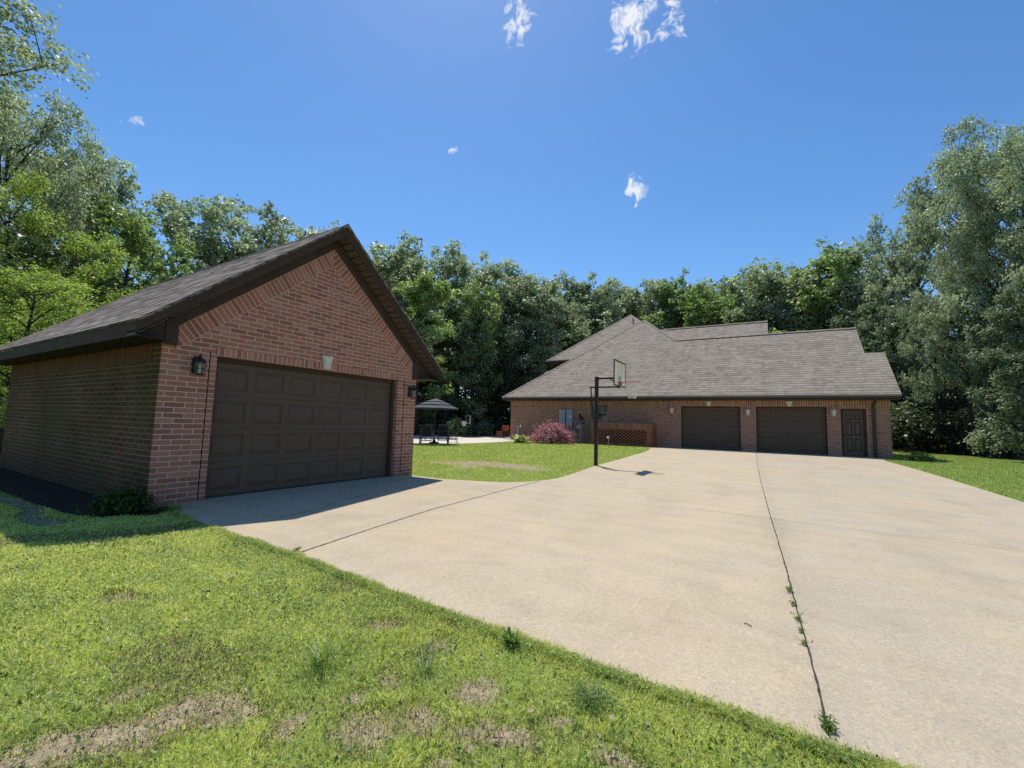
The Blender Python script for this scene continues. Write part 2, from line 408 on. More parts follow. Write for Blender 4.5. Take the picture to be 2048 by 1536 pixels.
# ------------------------------------------------------------------ mesh builder
class MB:
    def __init__(s):
        s.v = []; s.f = []; s.uv = []; s.mi = []

    def face(s, pts, uv=None, m=0, swap=False, org=None):
        pts = [Vector(p) for p in pts]
        i0 = len(s.v); s.v += [tuple(p) for p in pts]
        s.f.append(tuple(range(i0, i0 + len(pts))))
        if uv is None:
            n = Vector((0, 0, 0))
            for a, b in zip(pts, pts[1:] + pts[:1]):
                n += Vector(((a.y - b.y) * (a.z + b.z), (a.z - b.z) * (a.x + b.x), (a.x - b.x) * (a.y + b.y)))
            if n.length < 1e-12: n = Vector((0, 0, 1))
            n.normalize()
            if abs(n.z) > 0.95: t = Vector((1, 0, 0)); w = Vector((0, 1, 0))
            else:
                t = Vector((-n.y, n.x, 0)).normalized(); w = n.cross(t)
                if w.z < 0: w = -w
            o = Vector(org) if org is not None else Vector((0, 0, 0))
            uv = [((p - o).dot(t), (p - o).dot(w)) for p in pts]
            if swap: uv = [(b, a) for a, b in uv]
        s.uv += uv; s.mi.append(m)

    def box(s, x0, x1, y0, y1, z0, z1, m=0, org=None):
        a = [(x0, y0, z0), (x1, y0, z0), (x1, y1, z0), (x0, y1, z0), (x0, y0, z1), (x1, y0, z1), (x1, y1, z1), (x0, y1, z1)]
        for q in ((3, 2, 1, 0), (4, 5, 6, 7), (0, 1, 5, 4), (1, 2, 6, 5), (2, 3, 7, 6), (3, 0, 4, 7)):
            s.face([a[i] for i in q], m=m, org=org)

    def obox(s, mw, sx, sy, sz, m=0):
        a = [mw @ Vector((x * sx / 2, y * sy / 2, z * sz / 2)) for z in (-1, 1) for y in (-1, 1) for x in (-1, 1)]
        for q in ((2, 3, 1, 0), (4, 5, 7, 6), (0, 1, 5, 4), (1, 3, 7, 5), (3, 2, 6, 7), (2, 0, 4, 6)):
            s.face([a[i] for i in q], m=m)

    def bar(s, p, q, w, d=None, up=(0, 0, 1), m=0):
        """rectangular bar from p to q"""
        p = Vector(p); q = Vector(q); d = w if d is None else d
        z = (q - p); L = z.length; z.normalize()
        u = Vector(up)
        if abs(z.dot(u)) > 0.95: u = Vector((1, 0, 0)) if abs(z.x) < 0.9 else Vector((0, 1, 0))
        x = u.cross(z).normalized(); y = z.cross(x)
        mw = Matrix((x, y, z)).transposed().to_4x4(); mw.translation = (p + q) / 2
        s.obox(mw, w, d, L, m)

    def prism(s, poly, axis, a0, a1, m=0):
        """extrude a 2-D polygon: axis 'x' (poly in y,z) or 'y' (poly in x,z)"""
        P = (lambda u, v, a: (a, u, v)) if axis == 'x' else (lambda u, v, a: (u, a, v))
        area = sum(u1 * v2 - u2 * v1 for (u1, v1), (u2, v2) in zip(poly, poly[1:] + poly[:1]))
        if area < 0: poly = poly[::-1]
        hi, lo = (a1, a0) if axis == 'x' else (a0, a1)
        s.face([P(u, v, hi) for u, v in poly], m=m)
        s.face([P(u, v, lo) for u, v in poly[::-1]], m=m)
        for (u1, v1), (u2, v2) in zip(poly, poly[1:] + poly[:1]):
            s.face([P(u1, v1, lo), P(u2, v2, lo), P(u2, v2, hi), P(u1, v1, hi)], m=m)

    def tube(s, path, r, n=8, caps=True, m=0):
        path = [Vector(p) for p in path]
        rs = r if isinstance(r, (list, tuple)) else [r] * len(path)
        rings = []
        t0 = (path[1] - path[0]).normalized()
        up = Vector((0, 0, 1)) if abs(t0.z) < 0.9 else Vector((1, 0, 0))
        x = up.cross(t0).normalized()
        for i, p in enumerate(path):
            if i == 0: t = path[1] - path[0]
            elif i == len(path) - 1: t = path[-1] - path[-2]
            else: t = path[i + 1] - path[i - 1]
            t.normalize()
            x = (x - t * x.dot(t)).normalized(); y = t.cross(x)
            rings.append([p + (x * math.cos(2 * math.pi * k / n) + y * math.sin(2 * math.pi * k / n)) * rs[i] for k in range(n)])
        i0 = len(s.v)
        for rg in rings: s.v += [tuple(p) for p in rg]
        for i in range(len(rings) - 1):
            for k in range(n):
                a = i0 + i * n + k; b = i0 + i * n + (k + 1) % n
                s.f.append((a, b, b + n, a + n)); s.uv += [(k / n, i), ((k + 1) / n, i), ((k + 1) / n, i + 1), (k / n, i + 1)]; s.mi.append(m)
        if caps:
            s.f.append(tuple(i0 + k for k in reversed(range(n)))); s.uv += [(0, 0)] * n; s.mi.append(m)
            e = i0 + (len(rings) - 1) * n
            s.f.append(tuple(e + k for k in range(n))); s.uv += [(0, 0)] * n; s.mi.append(m)

    def lathe(s, prof, n=16, loc=(0, 0, 0), m=0, a0=0.0):
        loc = Vector(loc); i0 = len(s.v)
        for r, z in prof:
            for k in range(n):
                a = 2 * math.pi * k / n + a0
                s.v.append((loc.x + r * math.cos(a), loc.y + r * math.sin(a), loc.z + z))
        for i in range(len(prof) - 1):
            for k in range(n):
                a = i0 + i * n + k; b = i0 + i * n + (k + 1) % n
                s.f.append((a, b, b + n, a + n)); s.uv += [(0, 0), (1, 0), (1, 1), (0, 1)]; s.mi.append(m)

    def slab(s, poly, t, m=0):
        """roof slab: top polygon and the same polygon t lower"""
        s.face(poly, m=m)
        low = [(p[0], p[1], p[2] - t) for p in poly]
        s.face(low[::-1], m=m)
        k = len(poly)
        for i in range(k):
            j = (i + 1) % k
            s.face([poly[i], low[i], low[j], poly[j]], m=m)

    def build(s, name, mats, parent=None, smooth=False, loc=None):
        me = bpy.data.meshes.new(name)
        me.from_pydata(s.v, [], s.f); 
        uvl = me.uv_layers.new(name='UVMap')
        flat = [c for u in s.uv for c in u]
        uvl.data.foreach_set('uv', flat)
        mats = mats if isinstance(mats, (list, tuple)) else [mats]
        for mm in mats: me.materials.append(mm)
        if len(mats) > 1: me.polygons.foreach_set('material_index', s.mi)
        if smooth: me.polygons.foreach_set('use_smooth', [True] * len(me.polygons))
        me.update()
        o = bpy.data.objects.new(name, me); col.objects.link(o)
        if parent is not None: o.parent = parent
        if loc is not None: o.location = loc
        return o


def np_mesh(name, V, sizes, idx, mats, parent=None, attrs=(), smooth=False, obj=True):
    """mesh from arrays; sizes = corner count per face"""
    me = bpy.data.meshes.new(name)
    V = np.ascontiguousarray(V, np.float32)
    me.vertices.add(len(V)); me.vertices.foreach_set('co', V.ravel())
    me.loops.add(len(idx)); me.loops.foreach_set('vertex_index', np.ascontiguousarray(idx, np.int32))
    sizes = np.asarray(sizes, np.int32)
    st = np.zeros(len(sizes), np.int32); st[1:] = np.cumsum(sizes)[:-1]
    me.polygons.add(len(sizes)); me.polygons.foreach_set('loop_start', st)
    if smooth: me.polygons.foreach_set('use_smooth', np.ones(len(sizes), bool))
    me.update(calc_edges=True)
    for an, typ, dom, data in attrs:
        a = me.attributes.new(an, typ, dom)
        a.data.foreach_set('color' if 'COLOR' in typ else 'value', np.ascontiguousarray(data, np.float32).ravel())
    for mm in (mats if isinstance(mats, (list, tuple)) else [mats]): me.materials.append(mm)
    me.validate()
    if not obj: return me
    o = bpy.data.objects.new(name, me); col.objects.link(o)
    if parent is not None: o.parent = parent
    return o


def vnoise(x, y, scale, seed):
    """smooth value noise in [0,1]"""
    g = np.random.default_rng(seed).random((128, 128))
    x = np.asarray(x) * scale; y = np.asarray(y) * scale
    xi = np.floor(x).astype(int); yi = np.floor(y).astype(int)
    fx = x - xi; fy = y - yi
    fx = fx * fx * (3 - 2 * fx); fy = fy * fy * (3 - 2 * fy)
    a = g[xi % 128, yi % 128]; b = g[(xi + 1) % 128, yi % 128]; c = g[xi % 128, (yi + 1) % 128]; d = g[(xi + 1) % 128, (yi + 1) % 128]
    return (a * (1 - fx) + b * fx) * (1 - fy) + (c * (1 - fx) + d * fx) * fy


def in_poly(x, y, poly):
    x = np.asarray(x); y = np.asarray(y); r = np.zeros(x.shape, bool)
    j = len(poly) - 1
    for i in range(len(poly)):
        xi, yi = poly[i][:2]; xj, yj = poly[j][:2]
        if yi != yj:
            c = ((yi > y) != (yj > y)) & (x < (xj - xi) * (y - yi) / (yj - yi) + xi)
            r ^= c
        j = i
    return r


# ------------------------------------------------------------------ ground sheets
DRIVE = [(-7.24, 2.93), (-6.6, 2.79), (-5.44, 2.67), (-4.6, 2.64), (-3.87, 2.61), (-3.0, 2.53), (-2.2, 2.46), (-1.46, 2.42), (-0.8, 2.39), (-0.3, 2.36), (0.15, 2.345), (0.41, 2.33),
         (1.1, 2.1), (1.7, 1.5), (2.0, 0.5), (2.1, -3), (2.1, -30), (7.5, -30), (7.5, -2), (5.2, 3.0), (4.45, 7.5), (4.3, 10.5), (4.45, 14), (4.62, 17.7), (4.74, 22), (4.78, 26.3), (5.0, 28.0), (5.0, 29.6),
         (-6.0, 29.6), (-6.15, 27.9), (-5.95, 26.5), (-5.43, 23.5), (-5.15, 20), (-4.9, 16.5), (-4.72, 13.5), (-4.5, 11.5), (-4.33, 9.9), (-4.38, 9.2), (-4.6, 8.55), (-5.0, 8.12), (-5.44, 7.93), (-6.25, 7.68), (-7.15, 7.66), (-7.51, 7.66), (-7.51, 2.93)]
PATIO = [(-17.6, 16.6), (-16.2, 17.75), (-15.25, 19.5), (-15.1, 22.0), (-15.2, 25.5), (-15.6, 28.6), (-17.5, 29.5), (-17.6, 34.5), (-21.0, 36.0), (-24.0, 32.5), (-25.5, 27.0), (-25.0, 20.0), (-21.0, 16.5)]
MULCH = [(-15.4, 2.66), (-15.4, 1.98), (-12.0, 1.95), (-9.0, 1.93), (-7.6, 1.98), (-7.05, 2.2), (-6.75, 2.6), (-7.05, 2.88), (-7.28, 2.90), (-7.28, 2.66)]
WOODS = [(-15.5, -30), (-16.3, 4), (-17.2, 9), (-19.5, 14.2), (-23.5, 19), (-27.0, 24), (-27.5, 32), (-24, 38.5), (-19.0, 45.5), (5.0, 47.5), (7.6, 43.5), (9.6, 39.7), (12.6, 35), (16.5, 28.5), (22, 20), (34, 8), (300, -10), (300, 400), (-300, 400), (-300, -30)]

BARE = [(ground(a, b), r) for a, b, r in ((235, 1470, .20), (330, 1420, .20), (420, 1405, .16), (215, 1375, .10), (580, 1395, .14), (545, 1440, .10), (730, 1425, .16), (860, 1400, .15), (980, 1350, .14),
        (760, 1250, .16), (900, 1290, .14), (1010, 1500, .12), (700, 1360, .10), (1120, 1460, .10), (240, 1195, .12), (960, 1440, .12), (520, 1290, .07), (130, 1520, .2), (870, 1500, .1), (1220, 1500, .10), (800, 1330, .12))]


def bare_at(x, y):
    x = np.asarray(x, float); y = np.asarray(y, float)
    b = np.zeros(x.shape)
    wx = x + (vnoise(x, y, 3.1, 5) - .5) * .35; wy = y + (vnoise(x, y, 3.3, 6) - .5) * .35
    for p, r in BARE:
        b = np.maximum(b, np.clip(1.05 - np.hypot(wx - p.x, wy - p.y) / (r * 1.3), 0, .95 if r > .195 else .66))
    # worn strip in the side lawn
    wx = x + (vnoise(x, y, .9, 7) - .5) * 1.6; wy = y + (vnoise(x, y, 1.1, 8) - .5) * 1.2
    c, s = math.cos(R(18)), math.sin(R(18))
    u = (wx + 7.7) * c + (wy - 11.2) * s; v = -(wx + 7.7) * s + (wy - 11.2) * c
    b = np.maximum(b, np.clip(1.45 - np.hypot(u / 2.2, v / 0.8), 0, 1) * .72)
    b = np.maximum(b, np.clip((vnoise(x, y, 1.7, 9) - .70) * 3.0, 0, .4) * (y < 2.7))
    # bald strip along the mulch bed
    e = np.abs(y - (1.78 + (vnoise(x, y, 1.3, 12) - .5) * .25)); b = np.maximum(b, np.clip(1.3 - e / .12, 0, 1) * ((x < -7.0) & (x > -15.5)))
    return b


def sheet(name, poly, z, m, th=0.0):
    mb = MB()
    tri = tessellate_polygon([[Vector((p[0], p[1], 0)) for p in poly]])
    for t in tri:
        P = [(poly[i][0], poly[i][1], z) for i in t]
        a = (P[1][0] - P[0][0]) * (P[2][1] - P[0][1]) - (P[1][1] - P[0][1]) * (P[2][0] - P[0][0])
        mb.face(P if a > 0 else P[::-1])
    if th:
        for a, b in zip(poly, poly[1:] + poly[:1]):
            mb.face([(a[0], a[1], z), (a[0], a[1], z - th), (b[0], b[1], z - th), (b[0], b[1], z)])
    return tag(mb.build(name, m), kind='structure')


LZ = -0.012
gx = np.linspace(-28, 22, 501); gy = np.linspace(-3, 47, 501)
X, Y = np.meshgrid(gx, gy, indexing='ij')
Z = LZ - 0.012 + (vnoise(X, Y, 0.8, 3) - .5) * 0.012
ids = np.arange(501 * 501).reshape(501, 501)
q = np.stack([ids[:-1, :-1], ids[1:, :-1], ids[1:, 1:], ids[:-1, 1:]], -1).reshape(-1, 4)
lawn = np_mesh('lawn', np.stack([X, Y, Z], -1).reshape(-1, 3), np.full(len(q), 4), q.ravel(), m_lawn, attrs=[('bare', 'FLOAT', 'POINT', bare_at(X, Y).ravel())], smooth=True)
tag(lawn, kind='structure')
sheet('ground', [(-700, -700), (700, -700), (700, 900), (-700, 900)], -0.07, m_lawn)
sheet('driveway', DRIVE, 0.0, m_conc, 0.12)
sheet('patio', PATIO, 0.0, m_patio, 0.1)
sheet('mulch_bed', MULCH, -0.012, m_mulch, 0.05)
sheet('forest_floor', WOODS, -0.016, m_litter)


def crack(name, pts, w, z=0.0035, seg=60, jit=0.004):
    """joint or crack: a thin dark ribbon lying in the slab"""
    pts = [Vector((p[0], p[1], 0)) for p in pts]
    mb = MB(); L = [0]
    for a, b in zip(pts, pts[1:]): L.append(L[-1] + (b - a).length)
    prev = None
    for i in range(seg + 1):
        d = L[-1] * i / seg
        k = max(j for j in range(len(L) - 1) if L[j] <= d + 1e-9)
        t = (d - L[k]) / max(1e-6, L[k + 1] - L[k]); p = pts[k].lerp(pts[k + 1], min(1, t))
        dr = (pts[k + 1] - pts[k]).normalized(); nn = Vector((-dr.y, dr.x, 0))
        o = random.uniform(-jit, jit); ww = w * random.uniform(.55, 1.2) / 2
        cur = (p + nn * (o + ww), p + nn * (o - ww))
        if prev:
            mb.face([(prev[1].x, prev[1].y, z), (cur[1].x, cur[1].y, z), (cur[0].x, cur[0].y, z), (prev[0].x, prev[0].y, z)])
        prev = cur
    return tag(mb.build(name, m_joint), kind='structure')


crack('driveway_joint', [(0.20, 2.40), (0.20, 2.9), (0.17, 3.8), (0.13, 5.1), (0.02, 8), (-0.15, 13), (-0.33, 20), (-0.47, 27.5)], 0.012, seg=420, jit=.003)
crack('driveway_joint', [(-3.87, 2.66), (-4.05, 3.7), (-4.23, 4.95), (-4.34, 6.9), (-4.43, 8.9)], 0.018, seg=120, jit=.004)
crack('driveway_joint', [(-1.0, 7.62), (0.1, 7.5), (0.95, 7.44), (2.5, 7.32), (4.2, 7.2)], 0.006, seg=140, jit=.004)
crack('driveway_joint', [(-4.7, 15.1), (-0.44, 15.0), (4.4, 14.7)], 0.006, seg=140, jit=.004)
crack('driveway_joint', [(-5.3, 22.0), (-0.5, 21.9), (4.7, 21.8)], 0.012, seg=120, jit=.005)
crack('driveway_crack', [ground(558, 1034), ground(600, 1026), ground(640, 1019), ground(672, 1003), ground(712, 994), ground(760, 985)], 0.008, seg=90, jit=.010)

# ------------------------------------------------------------------ garage
GX, YL, YR, D1, D2, ZD, XB = -7.307, 2.667, 7.81, 3.384, 7.21, 2.2, -14.94
SL = 0.83
YE, YP = 2.25, 5.31
YE2 = 2 * YP - YE


def zr(y): return 2.5 + SL * ((y - YE) if y <= YP else (YE2 - y))


garage = thing('brick_garage', 'small detached red brick garage with one wide brown door under a steep dark gable roof', 'garage', (GX, 5.3, 0))
G = Matrix.Translation((-GX, -5.3, 0))


def gb(mb, name, m, parent=garage, smooth=False):
    off = Vector((-GX, -5.3, 0)) if parent is not None else Vector((0, 0, 0))
    mb.v = [tuple(Vector(p) + off) for p in mb.v]
    return mb.build(name, m, parent, smooth)


zb = lambda y: zr(y) - 0.43        # underside of the frieze = top of brick
mb = MB()
mb.face([(GX, YL, -.1), (GX, D1, -.1), (GX, D1, ZD), (GX, YL, ZD)])
mb.face([(GX, D2, -.1), (GX, YR, -.1), (GX, YR, ZD), (GX, D2, ZD)])
mb.face([(GX, YL, ZD), (GX, YR, ZD), (GX, YR, zr(YR) - .3), (GX, YP, zr(YP) - .3), (GX, YL, zr(YL) - .3)])
for yy, sgn in ((D1, 1), (D2, -1)):                                     # jambs
    P = [(GX, yy, -.1), (GX - .22, yy, -.1), (GX - .22, yy, ZD), (GX, yy, ZD)]
    mb.face(P if sgn > 0 else P[::-1])
mb.face([(GX, D1, ZD), (GX, D2, ZD), (GX - .22, D2, ZD), (GX - .22, D1, ZD)][::-1])
mb.face([(GX, YR, -.1), (XB, YR, -.1), (XB, YR, 2.8), (GX, YR, 2.8)])
mb.face([(XB, YR, -.1), (XB, YL, -.1), (XB, YL, zr(YL) - .1), (XB, YP, zr(YP) - .1), (XB, YR, zr(YR) - .1)])
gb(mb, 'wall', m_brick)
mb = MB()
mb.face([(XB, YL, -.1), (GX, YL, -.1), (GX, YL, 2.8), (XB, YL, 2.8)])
w = gb(mb, 'wall', m_brick_side); w['label'] = 'side wall with green algae and shade painted into the brick'
# courses of upright brick, 12 mm proud
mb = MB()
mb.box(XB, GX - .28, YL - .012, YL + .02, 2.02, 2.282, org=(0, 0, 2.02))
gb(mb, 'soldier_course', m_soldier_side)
mb = MB()
for (y0, y1) in ((2.83, YP), (YP, 2 * YP - 2.83)):
    a0, a1 = zb(y0), zb(y1); t = 0.262 * math.sqrt(1 + SL * SL)
    x0 = GX + .012
    P = [(x0, y0, a0 - t), (x0, y1, a1 - t), (x0, y1, a1), (x0, y0, a0)]
    L = math.hypot(y1 - y0, a1 - a0)
    s_ = (a1 - a0) / (y1 - y0); ca = 1 / math.sqrt(1 + s_ * s_); sa = s_ * ca
    uv = [((p[1] - y0) * ca + (p[2] - a0) * sa, -(p[1] - y0) * sa + (p[2] - a0) * ca + .262) for p in P]
    mb.face(P, uv=uv)
    lo = [(GX, p[1], p[2]) for p in P]
    mb.face([P[0], lo[0], lo[1], P[1]], uv=[(0, 0)] * 4)
gb(mb, 'gable_band', m_soldier)
mb = MB()
mb.box(GX + .001, GX + .009, D1 - .02, D2 + .02, ZD + .002, ZD + .13, org=(0, 0, ZD))
gb(mb, 'rowlock_lintel', m_soldier)
for yy, zt in ((3.285, 2.24), (7.42, 2.2)):
    mb = MB(); mb.box(GX + .0005, GX + .003, yy - .007, yy + .007, 0, zt); gb(mb, 'expansion_joint', m_dark_gap)
# keystone
mb = MB()
mb.prism([(5.24, 2.215), (5.37, 2.215), (5.42, 2.48), (5.19, 2.48)], 'x', GX + .002, GX + .045)
mb.prism([(5.262, 2.232), (5.348, 2.232), (5.386, 2.462), (5.224, 2.462)], 'x', GX + .046, GX + .06)
gb(mb, 'keystone', m_key)
# roof
mb = MB()
XF, XR = -6.93, -15.32
mb.slab([(XF, YE, zr(YE)), (XF, YP, zr(YP)), (XR, YP, zr(YP)), (XR, YE, zr(YE))][::-1], .035)
mb.slab([(XF, YP, zr(YP)), (XF, YE2, zr(YE2)), (XR, YE2, zr(YE2)), (XR, YP, zr(YP))][::-1], .035)
EXPO = .145; CSL = 1 / math.sqrt(1 + SL * SL); LEN = (YP - YE) / CSL
ncs = int(LEN / EXPO)
for sg in (-1, 1):
    for c in range(ncs + 1):
        l0 = c * EXPO - .012; l1 = min(LEN, (c + 1) * EXPO)
        xx = XF + .012
        while xx > XR:
            xn = max(XR, xx - random.uniform(.16, .42))
            lift = .006 + random.choice((0, 0, .005)); dl = random.uniform(-.008, .008) + (-.010 if lift > .008 else 0)
            def pp(x, l, up):
                y = YE + l * CSL; z = zr(y) + up
                return (x, y if sg < 0 else 2 * YP - y, z)
            a, b, c2, d = pp(xx, l0 + dl, lift), pp(xx, l1, .002), pp(xn, l1, .002), pp(xn, l0 + dl, lift)
            e, f = pp(xx, l0 + dl, -.002), pp(xn, l0 + dl, -.002)
            uo = random.random() * 3
            uvq = [(p[0] + uo, l) for p, l in ((a, c * EXPO + .02), (b, c * EXPO + .14), (c2, c * EXPO + .14), (d, c * EXPO + .02))]
            if sg < 0: mb.face([a, b, c2, d], uv=uvq); mb.face([e, a, d, f], uv=[(0, .001)] * 4)
            else: mb.face([d, c2, b, a], uv=uvq[::-1]); mb.face([f, d, a, e], uv=[(0, .001)] * 4)
            if c % 1 == 0: mb.face([a, e, b], uv=[(0, .001)] * 3)
            xx = xn
roof = gb(mb, 'roof', m_roof_g)
mb = MB()                                                             # ridge cap shingles
x = XF
while x > XR:
    x1 = max(XR, x - .30)
    for sg in (-1, 1):
        a = [(x, YP, zr(YP) + .030), (x, YP + sg * .14, zr(YP) - .14 * SL + .022), (x1, YP + sg * .14, zr(YP) - .14 * SL + .006), (x1, YP, zr(YP) + .012)]
        mb.face(a if sg > 0 else a[::-1])
    a = [(x, YP - .14, zr(YP) - .14 * SL), (x, YP, zr(YP) + .002), (x, YP + .14, zr(YP) - .14 * SL), (x, YP + .14, zr(YP) - .14 * SL + .022), (x, YP, zr(YP) + .03), (x, YP - .14, zr(YP) - .14 * SL + .022)]
    mb.face(a)
    x = x1
cap = mb.build('ridge_cap', m_roof_g, None); cap.data.transform(Matrix.Translation((-GX, -5.3, 0))); cap.parent = roof
# rake boards
XK = -6.955
mb = MB()
for (ya, yb_) in ((YE, YP), (YE2, YP)):
    poly = [(ya, zr(ya) - .036), (yb_, zr(yb_) - .036), (yb_, zr(yb_) - .215), (ya, zr(ya) - .17)]
    mb.prism(poly, 'x', XK - .025, XK)
    poly = [(ya, zr(ya) - .0365), (yb_, zr(yb_) - .0365), (yb_, zr(yb_) - .095), (ya, zr(ya) - .085)]
    mb.prism(poly, 'x', XK + .001, XK + .012)
gb(mb, 'rake_board', m_trim)
mb = MB()
for (ya, yb_, off) in ((YL + .14, YP, 0), (2 * YP - YL - .14, YP, 0)):
    poly = [(ya, zr(ya) - .23), (yb_, zr(yb_) - .23), (yb_, zr(yb_) - .43), (ya, zr(ya) - .43)]
    mb.prism(poly, 'x', GX + .001, GX + .028)
    poly = [(ya, zr(ya) - .225), (yb_, zr(yb_) - .225), (yb_, zr(yb_) - .30), (ya, zr(ya) - .30)]
    mb.prism(poly, 'x', GX + .029, GX + .05)
gb(mb, 'frieze_board', m_trim)
# soffit under the rakes: narrow vinyl planks with shadow gaps
mb = MB()
for sg in (-1, 1):
    y_e = YP + sg * (YP - YE)
    n = 26
    for i in range(n):
        a = i / n; b = (i + .90) / n
        ya = y_e + (YP - y_e) * a; yb_ = y_e + (YP - y_e) * b
        za = zr(ya) - .20; zb_ = zr(yb_) - .20 - .010
        P = [(ya, za), (yb_, zb_), (yb_, zb_ + .012), (ya, za + .012)]
        mb.prism(P, 'x', GX + .052, XK - .026)
gb(mb, 'soffit', m_soffit)
mb = MB()
for sg in (-1, 1):
    y_e = YP + sg * (YP - YE)
    P = [(y_e, zr(y_e) - .165), (YP, zr(YP) - .165), (YP, zr(YP) - .15), (y_e, zr(y_e) - .15)]
    mb.prism(P, 'x', GX + .052, XK - .026)
gb(mb, 'soffit_gap_shade', m_dark_gap)  # near-black sheet standing for the shade in the plank gaps
# eaves: fascia, soffit and boxed returns
mb = MB()
mb.box(XR, XK - .026, YE + .005, YE + .03, zr(YE) - .215, zr(YE) - .037)
gb(mb, 'fascia', m_trim); mb = MB()
mb.box(XR, XK - .026, YE2 - .03, YE2 - .005, zr(YE) - .215, zr(YE) - .037)
gb(mb, 'fascia', m_trim)
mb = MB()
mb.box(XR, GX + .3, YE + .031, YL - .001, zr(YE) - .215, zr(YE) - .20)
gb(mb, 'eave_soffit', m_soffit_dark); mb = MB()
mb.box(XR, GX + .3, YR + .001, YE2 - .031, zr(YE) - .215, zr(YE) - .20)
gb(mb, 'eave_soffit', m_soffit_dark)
for sg, yw in ((-1, YL), (1, YR)):
    mb = MB()
    yo = YP + sg * (YP - YE - .032); yi = yw - sg * .14
    mb.prism([(yo, 2.285), (yi, 2.285), (yi, zr(yi) - .232), (yo, zr(yo) - .20)], 'x', GX + .002, GX + .040)
    mb.prism([(yw - sg * .005, 2.262), (yi - sg * .02, 2.262), (yi - sg * .02, zr(yi) - .25), (yw - sg * .005, zr(yw) - .25)], 'x', GX + .041, GX + .056)
    gb(mb, 'eave_return', m_trim)


def panel_door(mb, u0, u1, v0, v1, cols, rows, P, margin=0.055, depth=0.016, seam=0.012):
    """sectional door face with raised panels; P(u, v, w) places a point, w outwards"""
    H = (v1 - v0) / rows; Wd = (u1 - u0) / cols
    def F(pts): mb.face([P(*p) for p in pts], uv=[(p[0], p[1]) for p in pts])
    for r in range(rows):
        a = v0 + r * H; b = a + H - seam
        F([(u0, b, 0), (u1, b, 0), (u1, b, -.02), (u0, b, -.02)]); F([(u0, b, -.012), (u1, b, -.012), (u1, b + seam, -.012), (u0, b + seam, -.012)])
        F([(u0, a, -.02), (u1, a, -.02), (u1, a, 0), (u0, a, 0)])
        for c in range(cols):
            l = u0 + c * Wd; rr = l + Wd
            il, ir, ib, it = l + margin, rr - margin, a + margin * 1.5, b - margin * 1.5
            F([(l, a, 0), (rr, a, 0), (ir, ib, 0), (il, ib, 0)]); F([(rr, a, 0), (rr, b, 0), (ir, it, 0), (ir, ib, 0)])
            F([(rr, b, 0), (l, b, 0), (il, it, 0), (ir, it, 0)]); F([(l, b, 0), (l, a, 0), (il, ib, 0), (il, it, 0)])
            k = [(0, 0), (.010, -depth), (.026, -depth), (.060, -.001)]
            for (i1, w1), (i2, w2) in zip(k, k[1:]):
                A = [(il + i1, ib + i1, w1), (ir - i1, ib + i1, w1), (ir - i1, it - i1, w1), (il + i1, it - i1, w1)]
                B = [(il + i2, ib + i2, w2), (ir - i2, ib + i2, w2), (ir - i2, it - i2, w2), (il + i2, it - i2, w2)]
                for j in range(4):
                    F([A[j], A[(j + 1) % 4], B[(j + 1) % 4], B[j]])
            F(B)


mb = MB()
gd = lambda u, v, w: (GX - .16 + w, u, v)
panel_door(mb, D1 + .0, D2 - .06, 0.02, ZD - .07, 6, 4, gd)
mb.box(GX - .2, GX - .182, D1, D2 - .06, 0.0, ZD)
door = gb(mb, 'garage_door', m_gdoor)
mb = MB(); mb.box(GX - .175, GX - .145, D1 + .01, D2 - .065, 0.001, 0.035)
sl_ = mb.build('bottom_seal', m_black); sl_.data.transform(G); sl_.parent = door
mb = MB()
mb.box(GX - .15, GX - .125, D1 + .002, D2 - .002, ZD - .075, ZD - .002)
mb.box(GX - .158, GX - .1, D2 - .075, D2 - .003, 0.003, ZD - .077)
mb.box(GX - .158, GX - .125, D1 + .003, D1 + .03, 0.003, ZD - .077)
gb(mb, 'door_frame', m_trim)


